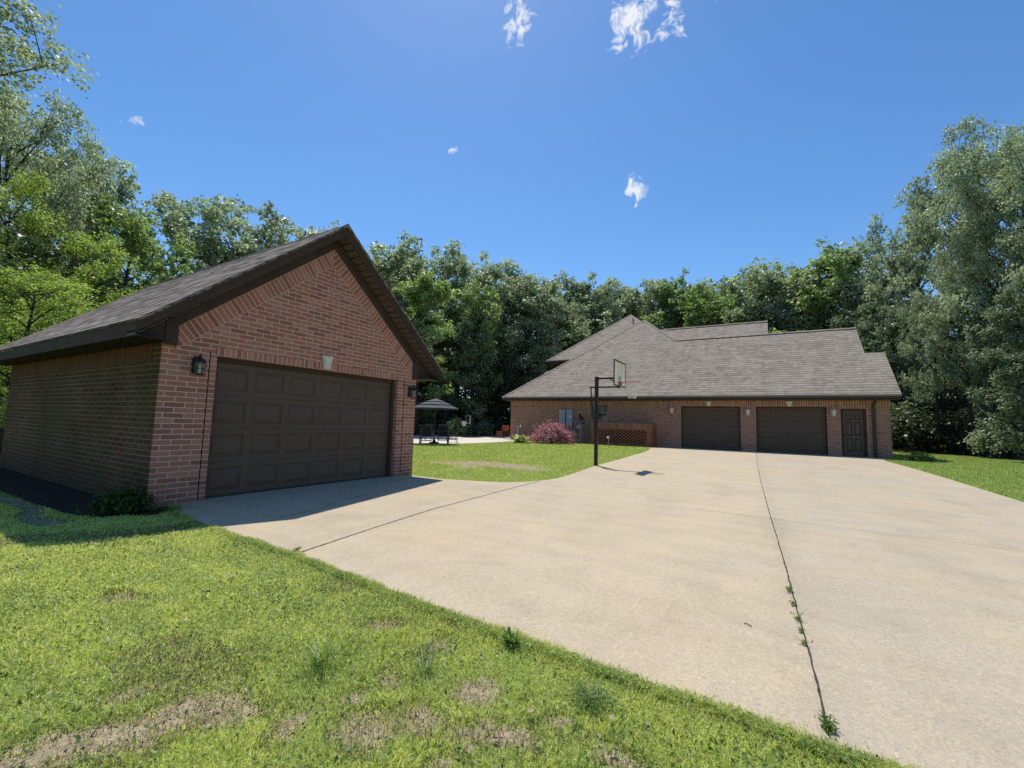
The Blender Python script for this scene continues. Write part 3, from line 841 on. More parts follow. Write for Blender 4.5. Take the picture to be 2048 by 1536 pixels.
# ------------------------------------------------------------------ wall lanterns of the garage
def black_lantern(loc, label):
    """carriage lantern on a wall facing +x; built about its back plate"""
    t = thing('wall_lantern', label, 'wall lantern', loc, 0, 'black lanterns beside the garage door'); t.scale = (.9, .9, .9)
    mb = MB(); mb.prism([(-.055, -.12), (.055, -.12), (.055, .13), (.03, .16), (-.03, .16), (-.055, .13)], 'x', 0.002, .03)
    mb.tube([(.03, 0, .09), (.07, 0, .15), (.12, 0, .17), (.155, 0, .145)], .012, 8)
    mb.tube([(.03, 0, -.06), (.07, 0, -.075)], .012, 8)
    mb.build('back_plate', m_black, t)
    c = (.155, 0, 0)
    mb = MB()
    for k in range(6):
        a = math.pi / 3 * k
        p0 = (c[0] + .062 * math.cos(a), .062 * math.sin(a), -.135); p1 = (c[0] + .074 * math.cos(a), .074 * math.sin(a), .055)
        mb.tube([p0, p1], .0055, 6)
    for z, r in ((-.135, .064), (-.04, .07), (.055, .077)):
        mb.lathe([(r, -.006), (r + .006, -.006), (r + .006, .006), (r, .006), (r, -.006)], 6, (c[0], 0, z))
    mb.lathe([(0.001, -.012), (.05, -.012), (.066, .0), (.066, .004), (0.001, .004)], 6, (c[0], 0, -.142))
    mb.build('cage', m_black, t)
    mb = MB(); mb.lathe([(.088, .058), (.084, .068), (.066, .10), (.045, .122), (.022, .134), (.014, .15), (.014, .165), (.008, .175), (.011, .19), (.001, .21)], 12, (c[0], 0, 0)); mb.build('roof_cap', m_black, t, True)
    mb = MB(); mb.lathe([(.058, -.13), (.069, .052)], 6, (c[0], 0, 0)); mb.build('glass_pane', m_lampglass, t)
    mb = MB(); mb.lathe([(.001, -.13), (.016, -.13), (.016, -.05), (.012, -.045), (.018, -.02), (.012, .0), (.001, .016)], 10, (c[0], 0, 0)); mb.build('bulb', m_bulb, t, True)
    return t


black_lantern((GX, 3.10, 2.0), 'black glass carriage lantern on the brick pier left of the small garage door')
black_lantern((GX, 7.60, 1.94), 'black glass carriage lantern on the narrow brick pier right of the small garage door')

# ------------------------------------------------------------------ house
HY = 29.63; HL, HR = -17.5, 5.66
EY, EZ = 29.03, 3.30
S2 = 0.836
house = thing('brick_house', 'long low brick house with a large weathered shingle roof and two brown garage doors', 'house', (0, HY, 0))
HO = Vector((0, -HY, 0))


def hb(mb, name, m, parent=house, smooth=False):
    mb.v = [tuple(Vector(p) + HO) for p in mb.v]
    return mb.build(name, m, parent, smooth)


def front_wall(mb, xs, zs, y, holes):
    xs = sorted(set(xs + [h[0] for h in holes] + [h[1] for h in holes]))
    zs = sorted(set(zs + [h[2] for h in holes] + [h[3] for h in holes]))
    for x0, x1 in zip(xs, xs[1:]):
        for z0, z1 in zip(zs, zs[1:]):
            if any(h[0] <= x0 and x1 <= h[1] and h[2] <= z0 and z1 <= h[3] for h in holes): continue
            mb.face([(x0, y, z0), (x1, y, z0), (x1, y, z1), (x0, y, z1)])
    for x0, x1, z0, z1, dp in holes:
        mb.face([(x0, y, z0), (x0, y, z1), (x0, y + dp, z1), (x0, y + dp, z0)])
        mb.face([(x1, y, z1), (x1, y, z0), (x1, y + dp, z0), (x1, y + dp, z1)])
        mb.face([(x0, y, z1), (x1, y, z1), (x1, y + dp, z1), (x0, y + dp, z1)])
        mb.face([(x0, y, z0), (x0, y + dp, z0), (x1, y + dp, z0), (x1, y, z0)])


DA = (-4.72, -1.32); DB = (-0.49, 2.94); DZ = 2.655
PD = (3.56, 4.66, 2.56)
WN = (-10.52, -9.58, 1.57, 2.80)
mb = MB()
front_wall(mb, [HL, HR], [-.1, 3.1], HY, [(DA[0], DA[1], -.1, DZ, .28), (DB[0], DB[1], -.1, DZ, .28), (PD[0], PD[1], -.1, PD[2], .30), (*WN, .12)])
mb.face([(HL, 45.5, -.1), (HL, HY, -.1), (HL, HY, 3.1), (HL, 45.5, 3.1)])
mb.face([(HR, HY, -.1), (HR, 45.5, -.1), (HR, 45.5, 3.1), (HR, HY, 3.1)])
mb.face([(HR, 45.5, -.1), (HL, 45.5, -.1), (HL, 45.5, 3.1), (HR, 45.5, 3.1)])
mb.face([(HR, HY, 3.1), (HR, 35.0, 3.1), (HR, 32.2, 5.7)])
mb.face([(4.9, 32.2, 5.0), (4.9, 37.0, 5.0), (4.9, 34.63, 7.8)])
hb(mb, 'wall', m_brick_h)
mb = MB()
mb.box(HL - .01, HR + .01, HY - .014, HY + .05, 2.70, 3.02, org=(0, 0, 2.69))
hb(mb, 'soldier_course', m_soldier_h)
mb = MB()                                                             # upper storey
mb.box(-15.9, -5.0, 35.6, 46.5, 2.0, 6.85)
w = hb(mb, 'upper_wall', m_brick_h)
# roofs
AP = (-8.96, 37.73, EZ + S2 * (37.73 - EY)); A0 = (-17.98, EY, EZ); VL = (-5.87, 34.64, EZ + S2 * (34.64 - EY))
RK = 34.64; RZ = EZ + S2 * (RK - EY)
STY = 32.23; STZ = EZ + S2 * (STY - EY)
mb = MB()
mb.slab([A0, (6.03, EY, EZ), (6.03, STY, STZ), (5.12, STY, STZ), (5.12, RK, RZ), VL, AP], .06)
BK = 46.5
mb.slab([(A0[0], BK, EZ), A0, AP, (AP[0], BK, AP[2])], .06)
mb.slab([AP, VL, (VL[0], BK, RZ), (AP[0], BK, AP[2])], .06)
mb.slab([VL, (5.12, RK, RZ), (5.12, 38.5, RZ - S2 * (38.5 - RK)), (VL[0], 38.5, RZ - S2 * (38.5 - RK))], .06)
mb.slab([(5.13, STY, STZ), (6.03, STY, STZ), (6.03, 2 * STY - EY, EZ), (5.13, 2 * STY - EY, EZ)], .06)
hroof = hb(mb, 'roof', m_roof_h)
UC = (-16.89, 34.63, 6.92); UP = (-10.91, 40.63, 6.92 + S2 * 6.0)
mb = MB()
mb.slab([UC, (-4.93, 34.63, 6.92), UP], .06)
mb.slab([(-16.89, 46.6, 6.92), UC, UP], .06)
mb.slab([(-4.93, 34.63, 6.92), (-4.93, 46.6, 6.92), UP], .06)
mb.slab([(-4.93, 46.6, 6.92), (-16.89, 46.6, 6.92), UP], .06)
hb(mb, 'upper_roof', m_roof_h)
mb = MB()
mb.box(-16.85, -5.0, 34.68, 46.4, 6.74, 6.85)
mb.box(-16.87, -5.0, 34.64, 34.675, 6.70, 6.855)
hb(mb, 'upper_soffit', m_trim)
CY, CZ = 37.63, 9.56
mb = MB()
mb.slab([(-8.2, 34.9, CZ - S2 * (CY - 34.9)), (0.28, 34.9, CZ - S2 * (CY - 34.9)), (0.28, CY, CZ), (-8.2, CY, CZ)], .06)
mb.slab([(-8.2, CY, CZ), (0.28, CY, CZ), (0.28, 42, CZ - S2 * (42 - CY)), (-8.2, 42, CZ - S2 * (42 - CY))], .06)
hb(mb, 'rear_gable_roof', m_roof_h)
mb = MB()                                                             # little low roof at the far left
mb.slab([(-17.9, 36.2, 6.05), (-15.9, 36.2, 6.05), (-15.9, 37.6, 6.75), (-16.6, 37.6, 6.75)], .06)
mb.box(-17.8, -15.95, 36.25, 36.3, 5.85, 5.98)
hb(mb, 'bay_roof', m_roof_h)
# hip and ridge caps
def caps(mb, p, q, w=.16, step=.42):
    p = Vector(p); q = Vector(q); d = q - p; L = d.length; d.normalize(); n = int(L / step)
    side = d.cross(Vector((0, 0, 1))).normalized()
    for i in range(n):
        a = p + d * (L * i / n); b = p + d * (L * (i + 1) / n)
        for sg in (-1, 1):
            P = [a + Vector((0, 0, .035)), a + side * sg * w + Vector((0, 0, -.06)), b + side * sg * w + Vector((0, 0, -.075)), b + Vector((0, 0, .018))]
            mb.face(P if sg < 0 else P[::-1])
for a_, b_ in ((A0, AP), (VL, AP), ((5.1, RK, RZ), VL), ((.28, CY, CZ), (-7.2, CY, CZ)), (UC, UP)):
    mb = MB(); caps(mb, a_, b_)
    c_ = mb.build('ridge_cap', m_roof_h); c_.data.transform(Matrix.Translation(HO)); c_.parent = hroof
mb = MB(); vp = Vector((-9.88, 37.45, 10.3)); mb.tube([vp, vp + Vector((0, 0, .42))], .055, 10); mb.lathe([(.055, 0), (.13, -.05), (.16, -.09)], 10, vp + Vector((0, 0, .06)))
hb(mb, 'vent_pipe', m_black)
# rake and eave trim
mb = MB()
mb.box(A0[0] + .02, 6.0, EY - .10, EY + .015, EZ - .195, EZ - .05)
g_ = hb(mb, 'gutter', m_gutter)
mb = MB(); mb.box(A0[0] + .015, 6.005, EY - .118, EY - .1005, EZ - .085, EZ - .048)
lp = mb.build('gutter_lip', m_frame); lp.data.transform(Matrix.Translation(HO)); lp.parent = g_
mb = MB()
mb.box(A0[0] + .05, 5.98, EY + .02, EY + .04, EZ - .26, EZ - .06)
mb.box(A0[0] + .02, A0[0] + .05, EY + .02, 45.5, EZ - .26, EZ - .06)
P = [(EY + .05, EZ - .06), (STY, STZ - .06), (STY, STZ - .27), (EY + .05, EZ - .25)]; mb.prism(P, 'x', 5.985, 6.01)
P = [(STY, STZ - .06), (RK, RZ - .06), (RK, RZ - .25), (STY, STZ - .25)]; mb.prism(P, 'x', 5.075, 5.10)
hb(mb, 'fascia', m_trim)
mb = MB()
mb.box(A0[0] + .055, 5.975, EY + .045, HY - .02, EZ - .26, EZ - .245)
mb.box(A0[0] + .055, HL - .02, HY, 45.5, EZ - .26, EZ - .245)
hb(mb, 'eave_soffit', m_soffit)
mb = MB(); mb.box(HL - .02, HR + .02, HY - .03, HY - .001, 3.021, EZ - .262)
hb(mb, 'frieze_board', m_trim)
# downspout
mb = MB()
X_ = 4.96
mb.bar((X_, EY - .05, EZ - .19), (X_, EY - .05, EZ - .30), .09, .07, up=(0, 1, 0))
mb.bar((X_, EY - .05, EZ - .29), (X_, HY - .06, EZ - .52), .14, .07, up=(1, 0, 0))
mb.bar((X_, HY - .06, EZ - .50), (X_, HY - .06, .12), .15, .09, up=(0, 1, 0))
mb.bar((X_, HY - .06, .16), (X_, HY - .30, .04), .15, .08, up=(1, 0, 0))
for z in (.9, 2.0): mb.box(X_ - .065, X_ + .065, HY - .108, HY - .01, z, z + .04)
hb(mb, 'downspout', m_gutter)
# garage doors
for (x0, x1), lab in ((DA, 'left door'), (DB, 'right door')):
    mb = MB()
    P_ = lambda u, v, w: (u, HY + .20 - w, v)
    panel_door(mb, x0 + .04, x1 - .04, 0.02, DZ - .05, 4, 4, P_, margin=.08, depth=.02, seam=.02)
    mb.box(x0, x1, HY + .225, HY + .25, 0, DZ)
    dd = hb(mb, 'garage_door', m_gdoor)
    mb = MB(); mb.box(x0 + .05, x1 - .05, HY + .19, HY + .215, .001, .05); ss = mb.build('bottom_seal', m_black); ss.data.transform(Matrix.Translation(HO)); ss.parent = dd
    mb = MB()
    mb.box(x0 + .002, x0 + .055, HY + .10, HY + .19, 0.003, DZ - .002); mb.box(x1 - .055, x1 - .002, HY + .10, HY + .19, 0.003, DZ - .002)
    mb.box(x0 + .056, x1 - .056, HY + .10, HY + .19, DZ - .07, DZ - .002)
    hb(mb, 'door_frame', m_trim)
    kx = {DA: -3.07, DB: 1.20}[(x0, x1)]
    mb = MB(); mb.prism([(kx - .085, 2.665), (kx + .085, 2.665), (kx + .15, 2.975), (kx - .15, 2.975)], 'y', HY - .07, HY - .015)
    hb(mb, 'keystone', m_key)
# entry door with six raised panels
mb = MB()
x0, x1, zt = PD
mb.box(x0 + .002, x0 + .10, HY + .06, HY + .20, .003, zt - .002); mb.box(x1 - .10, x1 - .002, HY + .06, HY + .20, .003, zt - .002); mb.box(x0 + .101, x1 - .101, HY + .06, HY + .20, zt - .12, zt - .002)
hb(mb, 'door_frame', m_trim)
mb = MB()
dx0, dx1, dz1 = x0 + .105, x1 - .105, zt - .125
y = HY + .17
mb.box(dx0, dx1, y + .02, y + .05, .02, dz1)
Pd = lambda u, v, w: (u, y - w, v)
w2 = (dx1 - dx0)
us = [dx0, dx0 + .12, dx0 + w2 / 2 - .05, dx0 + w2 / 2 + .05, dx1 - .12, dx1]; vs = [.02, .25, .95, 1.10, 1.85, 1.97, 2.28, dz1]
for i in range(5):
    for j in range(7):
        a, b, c, d = us[i], us[i + 1], vs[j], vs[j + 1]
        if i in (1, 3) and j in (1, 3, 5):
            k = [(0, 0), (.015, -.02), (.03, -.02), (.07, -.003)]
            for (i1, w1), (i2, w2_) in zip(k, k[1:]):
                A = [(a + i1, c + i1, w1), (b - i1, c + i1, w1), (b - i1, d - i1, w1), (a + i1, d - i1, w1)]
                B = [(a + i2, c + i2, w2_), (b - i2, c + i2, w2_), (b - i2, d - i2, w2_), (a + i2, d - i2, w2_)]
                for q in range(4): mb.face([Pd(*A[q]), Pd(*A[(q + 1) % 4]), Pd(*B[(q + 1) % 4]), Pd(*B[q])])
            mb.face([Pd(*p) for p in B])
        else:
            mb.face([Pd(a, c, 0), Pd(b, c, 0), Pd(b, d, 0), Pd(a, d, 0)])
ed = hb(mb, 'entry_door', m_wood)
mb = MB(); mb.lathe([(.001, 0), (.03, .01), (.035, .03), (.02, .05), (.001, .055)], 12); hk = mb.build('door_knob', m_black, ed)
hk.location = (dx0 + .06, y - HY - .005, 1.08); hk.rotation_euler = (R(90), 0, 0)
# window with a blind behind the top sash
mb = MB()
x0, x1, z0, z1 = WN
fy0, fy1 = HY + .04, HY + .11
mb.box(x0 + .002, x0 + .06, fy0, fy1, z0 + .002, z1 - .002); mb.box(x1 - .06, x1 - .002, fy0, fy1, z0 + .002, z1 - .002)
mb.box(x0 + .061, x1 - .061, fy0, fy1, z1 - .06, z1 - .002); mb.box(x0 + .061, x1 - .061, fy0, fy1, z0 + .002, z0 + .06)
win = hb(mb, 'window', m_frame)
def sub(mb, name, m, par):
    o = mb.build(name, m); o.data.transform(Matrix.Translation(HO)); o.parent = par; return o
mb = MB(); zm = (z0 + z1) / 2
mb.box(x0 + .061, x1 - .061, fy0 + .015, fy1 - .01, zm - .03, zm + .03); sub(mb, 'sash', m_frame, win)
mb = MB(); mb.box(x0 + .062, x1 - .062, fy0 + .03, fy0 + .036, z0 + .061, z1 - .061); sub(mb, 'pane', m_glass, win)
mb = MB(); mb.box(x0 + .062, x1 - .062, fy0 + .05, fy0 + .056, zm - .02, z1 - .061); sub(mb, 'blind', m_frame, win)
mb = MB(); mb.box(x0 + .061, x1 - .061, fy1 + .02, fy1 + .03, z0, z1); sub(mb, 'dark_room', m_dark_gap, win)
mb = MB(); mb.box(x0 - .05, x1 + .05, HY - .05, HY + .035, z0 - .09, z0 - .002); sub(mb, 'sill', m_soldier_h, win)


def tan_lantern(loc, label):
    t = thing('wall_lantern', label, 'wall lantern', loc, 0, 'tan lanterns on the house front')
    mb = MB(); mb.prism([(-.07, -.22), (.07, -.22), (.07, .20), (0, .27), (-.07, .20)], 'y', -.03, -.002)
    mb.tube([(0, -.03, .12), (0, -.08, .24), (0, -.16, .27)], .014, 8); mb.build('back_plate', m_tanlamp, t)
    mb = MB(); mb.lathe([(.085, -.18), (.15, .14)], 6, (0, -.17, 0)); mb.build('glass_pane', m_frost, t)
    mb = MB()
    for k in range(6):
        a = math.pi / 3 * k; mb.tube([(.088 * math.cos(a), -.17 + .088 * math.sin(a), -.18), (.153 * math.cos(a), -.17 + .153 * math.sin(a), .14)], .009, 6)
    mb.lathe([(.001, -.21), (.05, -.20), (.092, -.18), (.092, -.17), (.001, -.17)], 6, (0, -.17, 0))
    mb.build('cage', m_tanlamp, t)
    mb = MB(); mb.lathe([(.17, .135), (.165, .15), (.10, .22), (.05, .25), (.03, .29), (.04, .31), (.001, .37)], 12, (0, -.17, 0)); mb.build('roof_cap', m_tanlamp, t, True)
    return t


tan_lantern((-5.26, HY, 2.36), 'tan carriage lantern on the brick left of the left house garage door')
tan_lantern((-0.915, HY, 2.30), 'tan carriage lantern on the brick pier between the two house garage doors')
tan_lantern((3.24, HY, 2.32), 'tan carriage lantern on the brick pier beside the dark entry door')

# ------------------------------------------------------------------ pierced brick screen
scr = thing('brick_screen', 'low brick screen wall pierced with small square holes in front of the house', 'screen wall', (-8.3, 28.1, 0))
so = Vector((8.3, -28.1, 0))
mb = MB()
sx0, sx1, sy = -10.25, -6.25, 28.1
ch = 0.098; pitch = 0.25
z = -.05
row = 0
while z < 1.11:
    zt = z + ch
    if row < 2 or row > 10:
        mb.box(sx0 + .3, sx1 - .30, sy + .0, sy + .11, z, zt)
    else:
        x = sx0 + .3 + (pitch / 2 if row % 2 else 0) - pitch
        while x < sx1 - .3:
            a = max(x, sx0 + .3); b = min(x + pitch - .115, sx1 - .3)
            if b > a: mb.box(a, b, sy, sy + .11, z, zt)
            x += pitch
    z = zt; row += 1
mb.box(sx0, sx0 + .3, sy - .004, sy + .16, -.05, z); mb.box(sx1 - .3, sx1, sy - .004, sy + .16, -.05, z)
mb.box(sx1 - .16, sx1 - .001, sy + .161, HY - .01, -.05, z)
mb.v = [tuple(Vector(p) + so) for p in mb.v]; mb.build('pierced_wall', m_screen, scr)
mb = MB(); mb.box(sx0, sx1 + .004, sy - .008, sy + .165, z + .001, z + .34, org=(0, 0, z)); mb.box(sx1 - .17, sx1 + .004, sy + .166, HY - .01, z + .001, z + .34, org=(0, 0, z))
mb.v = [tuple(Vector(p) + so) for p in mb.v]; mb.build('upright_coping', m_coping, scr)
mb = MB(); mb.box(sx0 + .3, sx1 - .3, sy + .5, sy + .52, 0, 1.1); mb.v = [tuple(Vector(p) + so) for p in mb.v]; mb.build('hole_shade_panel', m_dark_gap, scr)  # near-black panel added to paint the shade behind the holes

# ------------------------------------------------------------------ electrical boxes, conduits, dish
def elec_box(x0, x1, label):
    t = thing('electrical_box', label, 'electrical box', ((x0 + x1) / 2, HY, 1.21), 0)
    w = (x1 - x0) / 2
    mb = MB(); mb.box(-w, w, -.16, -.002, 0, 1.16); mb.build('cabinet', m_greybox, t)
    mb = MB(); mb.box(-w + .015, w - .015, -.175, -.161, .03, 1.13); mb.build('cover', m_greybox, t)
    return t


e1 = elec_box(-13.24, -12.76, 'tall pale grey electrical cabinet, the left one of the pair above the maroon bush')
mb = MB(); mb.lathe([(.001, .05), (.07, .045), (.085, .03), (.085, 0)], 16); o = mb.build('meter_dial', m_greymetal, e1, True); o.rotation_euler = (R(90), 0, 0); o.location = (.05, -.17, .62)
e2 = elec_box(-12.66, -12.18, 'tall pale grey electrical cabinet, the right one of the pair, with a bright round dial')
mb = MB(); mb.lathe([(.001, .05), (.06, .045), (.075, .03), (.075, 0)], 16); o = mb.build('meter_dial', m_white, e2, True); o.rotation_euler = (R(90), 0, 0); o.location = (.1, -.17, .64)
mb = MB()
for px_ in (-12.55, -12.38, -12.30): mb.tube([(px_, HY - .08, 1.21), (px_, HY - .08, -.02)], .03, 8)
mb.tube([(-12.2, HY - .08, 1.7), (-12.0, HY - .08, 1.55), (-11.9, HY - .08, 1.2), (-11.9, HY - .08, 1.0)], .022, 8)
mb.tube([(-12.2, HY - .07, 1.05), (-12.05, HY - .07, 1.0), (-10.4, HY - .07, .98)], .02, 8)
tag(mb.build('conduit_pipes', m_greymetal), 'thin grey conduit pipes on the brick below the electrical cabinets', 'conduit')
t = thing('utility_box', 'small grey utility box on the brick beside the maroon bush', 'utility box', (-12.05, HY, .55), 0)
mb = MB(); mb.box(-.12, .12, -.12, -.002, 0, .32); mb.build('case', m_greybox, t)
mb = MB(); mb.box(-.10, .10, -.135, -.121, .03, .28); mb.build('lid', m_greymetal, t)
# dish on its post
t = thing('satellite_dish', 'small grey satellite dish on a thin post beside the electrical cabinets', 'satellite dish', (-11.3, 28.95, 0))
mb = MB(); mb.tube([(0, 0, -.05), (0, 0, 1.62)], .03, 10); mb.build('post', m_greymetal, t)
mb = MB(); mb.tube([(-.14, .1, -.03), (-.12, .12, 1.1), (-.16, .25, 1.18)], .022, 8); mb.build('cable_pipe', m_greymetal, t)
mb = MB(); prof = [(.001, 0)] + [(.06 * k, .10 * (.06 * k / .42) ** 2 * 1.6) for k in range(1, 8)] + [(.425, .165), (.40, .13)]
mb.lathe(prof, 24); o = mb.build('dish', m_gutter, t, True); o.location = (-.05, -.06, 1.62)
o.rotation_euler = Vector((.93, .05, .42)).to_track_quat('Z', 'Y').to_euler(); o.scale = (1, 1, 1)
mb = MB(); mb.tube([(-.05, -.06, 1.38), (.22, -.28, 1.5)], .012, 6); mb.box(.18, .28, -.34, -.24, 1.46, 1.56); mb.build('feed_arm', m_greymetal, t)
mb = MB(); mb.box(-.28, .02, -.06, .06, 1.0, 1.28); mb.build('junction_box', m_greybox, t)
# hose bib post at the left corner
t = thing('water_spigot', 'thin white standpipe with a tap against the left end of the house wall', 'spigot', (-16.75, HY - .12, 0))
mb = MB(); mb.tube([(0, 0, -.02), (0, 0, 1.1)], .028, 8); mb.build('pipe', m_white, t)
mb = MB(); mb.box(.17, .30, .0, .10, .95, 1.15); mb.tube([(0, 0, .9), (.2, 0, .98)], .015, 6); mb.build('tap_box', m_white, t)
# path light
t = thing('path_light', 'short stake light with a round pale head in front of the pierced brick screen', 'path light', ground(1217, 894, LZ))
mb = MB(); mb.tube([(0, 0, -.05), (0, 0, .50)], .018, 8); mb.build('stake', m_greymetal, t)
mb = MB(); mb.lathe([(.001, .50), (.06, .51), (.09, .56), (.06, .61), (.001, .63)], 14, (-.03, 0, 0)); mb.build('lamp_head', m_white, t, True)
mb = MB(); mb.lathe([(.001, .50), (.05, .51), (.07, .55), (.001, .59)], 12, (.08, .02, .02)); mb.build('lamp_cap', m_black, t, True)


# ------------------------------------------------------------------ basketball hoops
def rim_and_net(t, c, r, drop, dirx=1.0, n=14, thick=.009, cord=.0045, rb=.11):
    mb = MB()
    pts = [(c[0] + r * math.cos(2 * math.pi * k / 28), c[1] + r * math.sin(2 * math.pi * k / 28), c[2]) for k in range(29)]
    mb.tube(pts, thick, 8, caps=False)
    mb.box(c[0] - dirx * (r + .14) - .012, c[0] - dirx * (r + .14) + .012, c[1] - .07, c[1] + .07, c[2] - .10, c[2] + .02)
    for sy_ in (-.07, .07): mb.tube([(c[0] - dirx * (r + .14), c[1] + sy_, c[2] - .02), (c[0] - dirx * r * .75, c[1] + sy_ * 1.9, c[2])], .008, 6)
    rim = mb.build('rim', m_red, t, True)
    mb = MB()
    levels = 7
    def pt(k, l):
        f = l / levels; rr = r * (1 - f) ** 1.2 + rb * (1 - (1 - f) ** 1.2)
        a = 2 * math.pi * (k + .5 * (l % 2)) / n
        return (c[0] + rr * math.cos(a), c[1] + rr * math.sin(a), c[2] - .01 - drop * f)
    for k in range(n):
        for l in range(levels):
            mb.tube([pt(k, l), pt(k, l + 1)], cord, 4, caps=False)
            mb.tube([pt(k, l), pt(k - 1 if l % 2 == 0 else k + 1, l + 1)], cord, 4, caps=False)
    mb.build('net', m_net, t)


PX, PY = -4.73, 13.47
hoop = thing('basketball_hoop', 'black pole basketball hoop with a pale backboard at the edge of the concrete driveway', 'basketball hoop', (PX, PY, 0))
mb = MB(); mb.bar((0, 0, -.1), (0, 0, 2.84), .10, .10, up=(0, 1, 0)); mb.build('pole', m_black, hoop)
mb = MB(); mb.box(-.062, .062, -.062, .062, 2.842, 2.86); mb.build('pole_cap', m_black, hoop)
mb = MB(); mb.box(-.075, .075, -.075, .075, 1.68, 1.76); mb.build('clamp', m_black, hoop)
mb = MB()
for sy_ in (-.06, .06):
    mb.bar((0, sy_, 2.80), (.70, sy_, 2.80), .03, .04); mb.bar((-.22, sy_, 2.52), (.72, sy_, 2.52), .03, .04)
mb.bar((.42, 0, 2.80), (.70, 0, 2.60), .03, .03); mb.build('arm', m_black, hoop)
mb = MB(); mb.box(.69, .735, -.11, .11, 2.48, 2.90); mb.build('bracket', m_black, hoop)
mb = MB(); mb.tube([(-.20, 0, 2.52), (-.165, 0, 2.0)], .022, 8); mb.tube([(-.165, 0, 2.02), (-.13, 0, 1.52)], .035, 8)
mb.tube([(-.13, 0, 1.54), (-.04, 0, 1.45)], .02, 8); mb.tube([(-.20, 0, 1.88), (-.02, 0, 1.85)], .014, 8); mb.build('height_adjuster', m_black, hoop)
bw, z0, z1 = .60, 2.54, 3.32
mb = MB(); mb.box(.752, .764, -bw + .02, bw - .02, z0 + .02, z1 - .02); bd = mb.build('backboard', m_board, hoop)
mb = MB()
for a, b in (((-bw, z0), (bw, z0)), ((-bw, z1), (bw, z1))): mb.bar((.758, a[0], a[1]), (.758, b[0], b[1]), .032, .03)
for yy in (-bw, bw): mb.bar((.758, yy, z0), (.758, yy, z1), .032, .03, up=(1, 0, 0))
mb.build('frame', m_black, bd)
mb = MB()
for yy in (-.22, .22): mb.box(.7645, .768, yy - .02, yy + .02, z0 + .16, z0 + .56)
mb.box(.7645, .768, -.20, .20, z0 + .52, z0 + .56); mb.box(.7645, .768, -.20, .20, z0 + .16, z0 + .20)
mb.build('target_square', m_white, bd)
for yy in (-.2, .2):
    mb = MB(); mb.box(.736, .7515, yy - .018, yy + .018, z0 + .03, z1 - .03); mb.build('back_brace', m_greymetal, bd)
rim_and_net(hoop, (.758 + .39, 0, 2.66), .225, .50)

h2 = thing('basketball_hoop', 'small portable basketball hoop with a clear backboard standing on the far patio', 'basketball hoop', stand(946, 35.5), R(60))
mb = MB(); mb.box(-.75, .25, -.38, .38, 0, .13); mb.box(-.65, .1, -.30, .30, .13, .17); mb.build('base', m_black, h2)
mb = MB(); mb.bar((-.1, 0, .15), (-.1, 0, 1.6), .08, .08, up=(0, 1, 0)); mb.bar((-.1, 0, 1.45), (-.42, 0, 1.45), .05, .05); mb.build('pole', m_black, h2)
mb = MB(); mb.box(-.45, -.435, -.38, .38, 1.15, 1.75); b2 = mb.build('backboard', m_glass, h2)
mb = MB()
for zz in (1.15, 1.75): mb.bar((-.44, -.4, zz), (-.44, .4, zz), .035, .035)
for yy in (-.4, .4): mb.bar((-.44, yy, 1.15), (-.44, yy, 1.75), .035, .035, up=(1, 0, 0))
mb.build('frame', m_white, b2)
rim_and_net(h2, (-.44 - .36, 0, 1.28), .22, .36, -1, 10, .02, .012)

# ------------------------------------------------------------------ patio furniture
up_ = ground(868, 887.0)
umb = thing('patio_umbrella', 'three tiered grey patio umbrella open above the dining set', 'umbrella', up_)
mb = MB(); mb.tube([(0, 0, 0), (0, 0, 2.5)], .025, 10); mb.build('pole', m_chair, umb)
mb = MB(); mb.lathe([(.001, 0), (.28, 0), (.28, .06), (.10, .10), (.04, .25)], 16); mb.build('base', m_black, umb, True)


def canopy(r0, z0, r1, z1, name, m):
    mb = MB(); n = 8; i0 = 0
    for k in range(n):
        a, b = 2 * math.pi * k / n + .25, 2 * math.pi * (k + 1) / n + .25
        for j in range(4):
            f0, f1 = j / 4, (j + 1) / 4
            def pp(a_, f):
                rr = r1 + (r0 - r1) * f; zz = z1 + (z0 - z1) * (f ** .85); return (rr * math.cos(a_), rr * math.sin(a_), zz)
            mb.face([pp(a, f0), pp(a, f1), pp(b, f1), pp(b, f0)])
        # valance
        p, q_ = pp(a, 1), pp(b, 1)
        mb.face([p, (p[0], p[1], p[2] - .07), (q_[0], q_[1], q_[2] - .07), q_])
    return mb.build(name, m, umb)


cn = canopy(1.42, 1.98, .85, 2.22, 'lower_tier', m_umb); canopy(1.0, 2.19, .50, 2.37, 'middle_tier', m_umb); canopy(.60, 2.36, .02, 2.55, 'upper_tier', m_umb)
mb = MB(); mb.lathe([(.93, 2.13), (.80, 2.17)], 8, a0=.25); mb.lathe([(.55, 2.31), (.46, 2.35)], 8, a0=.25); mb.build('vent_trim', m_umb_dark, umb)
for k in range(8):
    a = 2 * math.pi * k / 8 + .25
    mb = MB(); mb.tube([(.03 * math.cos(a), .03 * math.sin(a), 2.30), (1.40 * math.cos(a), 1.40 * math.sin(a), 1.96)], .010, 5); mb.build('rib', m_chair, umb)
tb = thing('patio_table', 'dark rectangular patio dining table under the grey umbrella', 'table', (up_.x, up_.y, 0), R(40))
mb = MB(); mb.box(-.85, .85, -.5, .5, .70, .73); mb.build('table_top', m_chair, tb)
for sx_ in (-1, 1):
    for sy_ in (-1, 1):
        mb = MB(); mb.bar((sx_ * .78, sy_ * .43, 0), (sx_ * .78, sy_ * .43, .70), .05, .05, up=(0, 1, 0)); mb.build('leg', m_chair, tb)


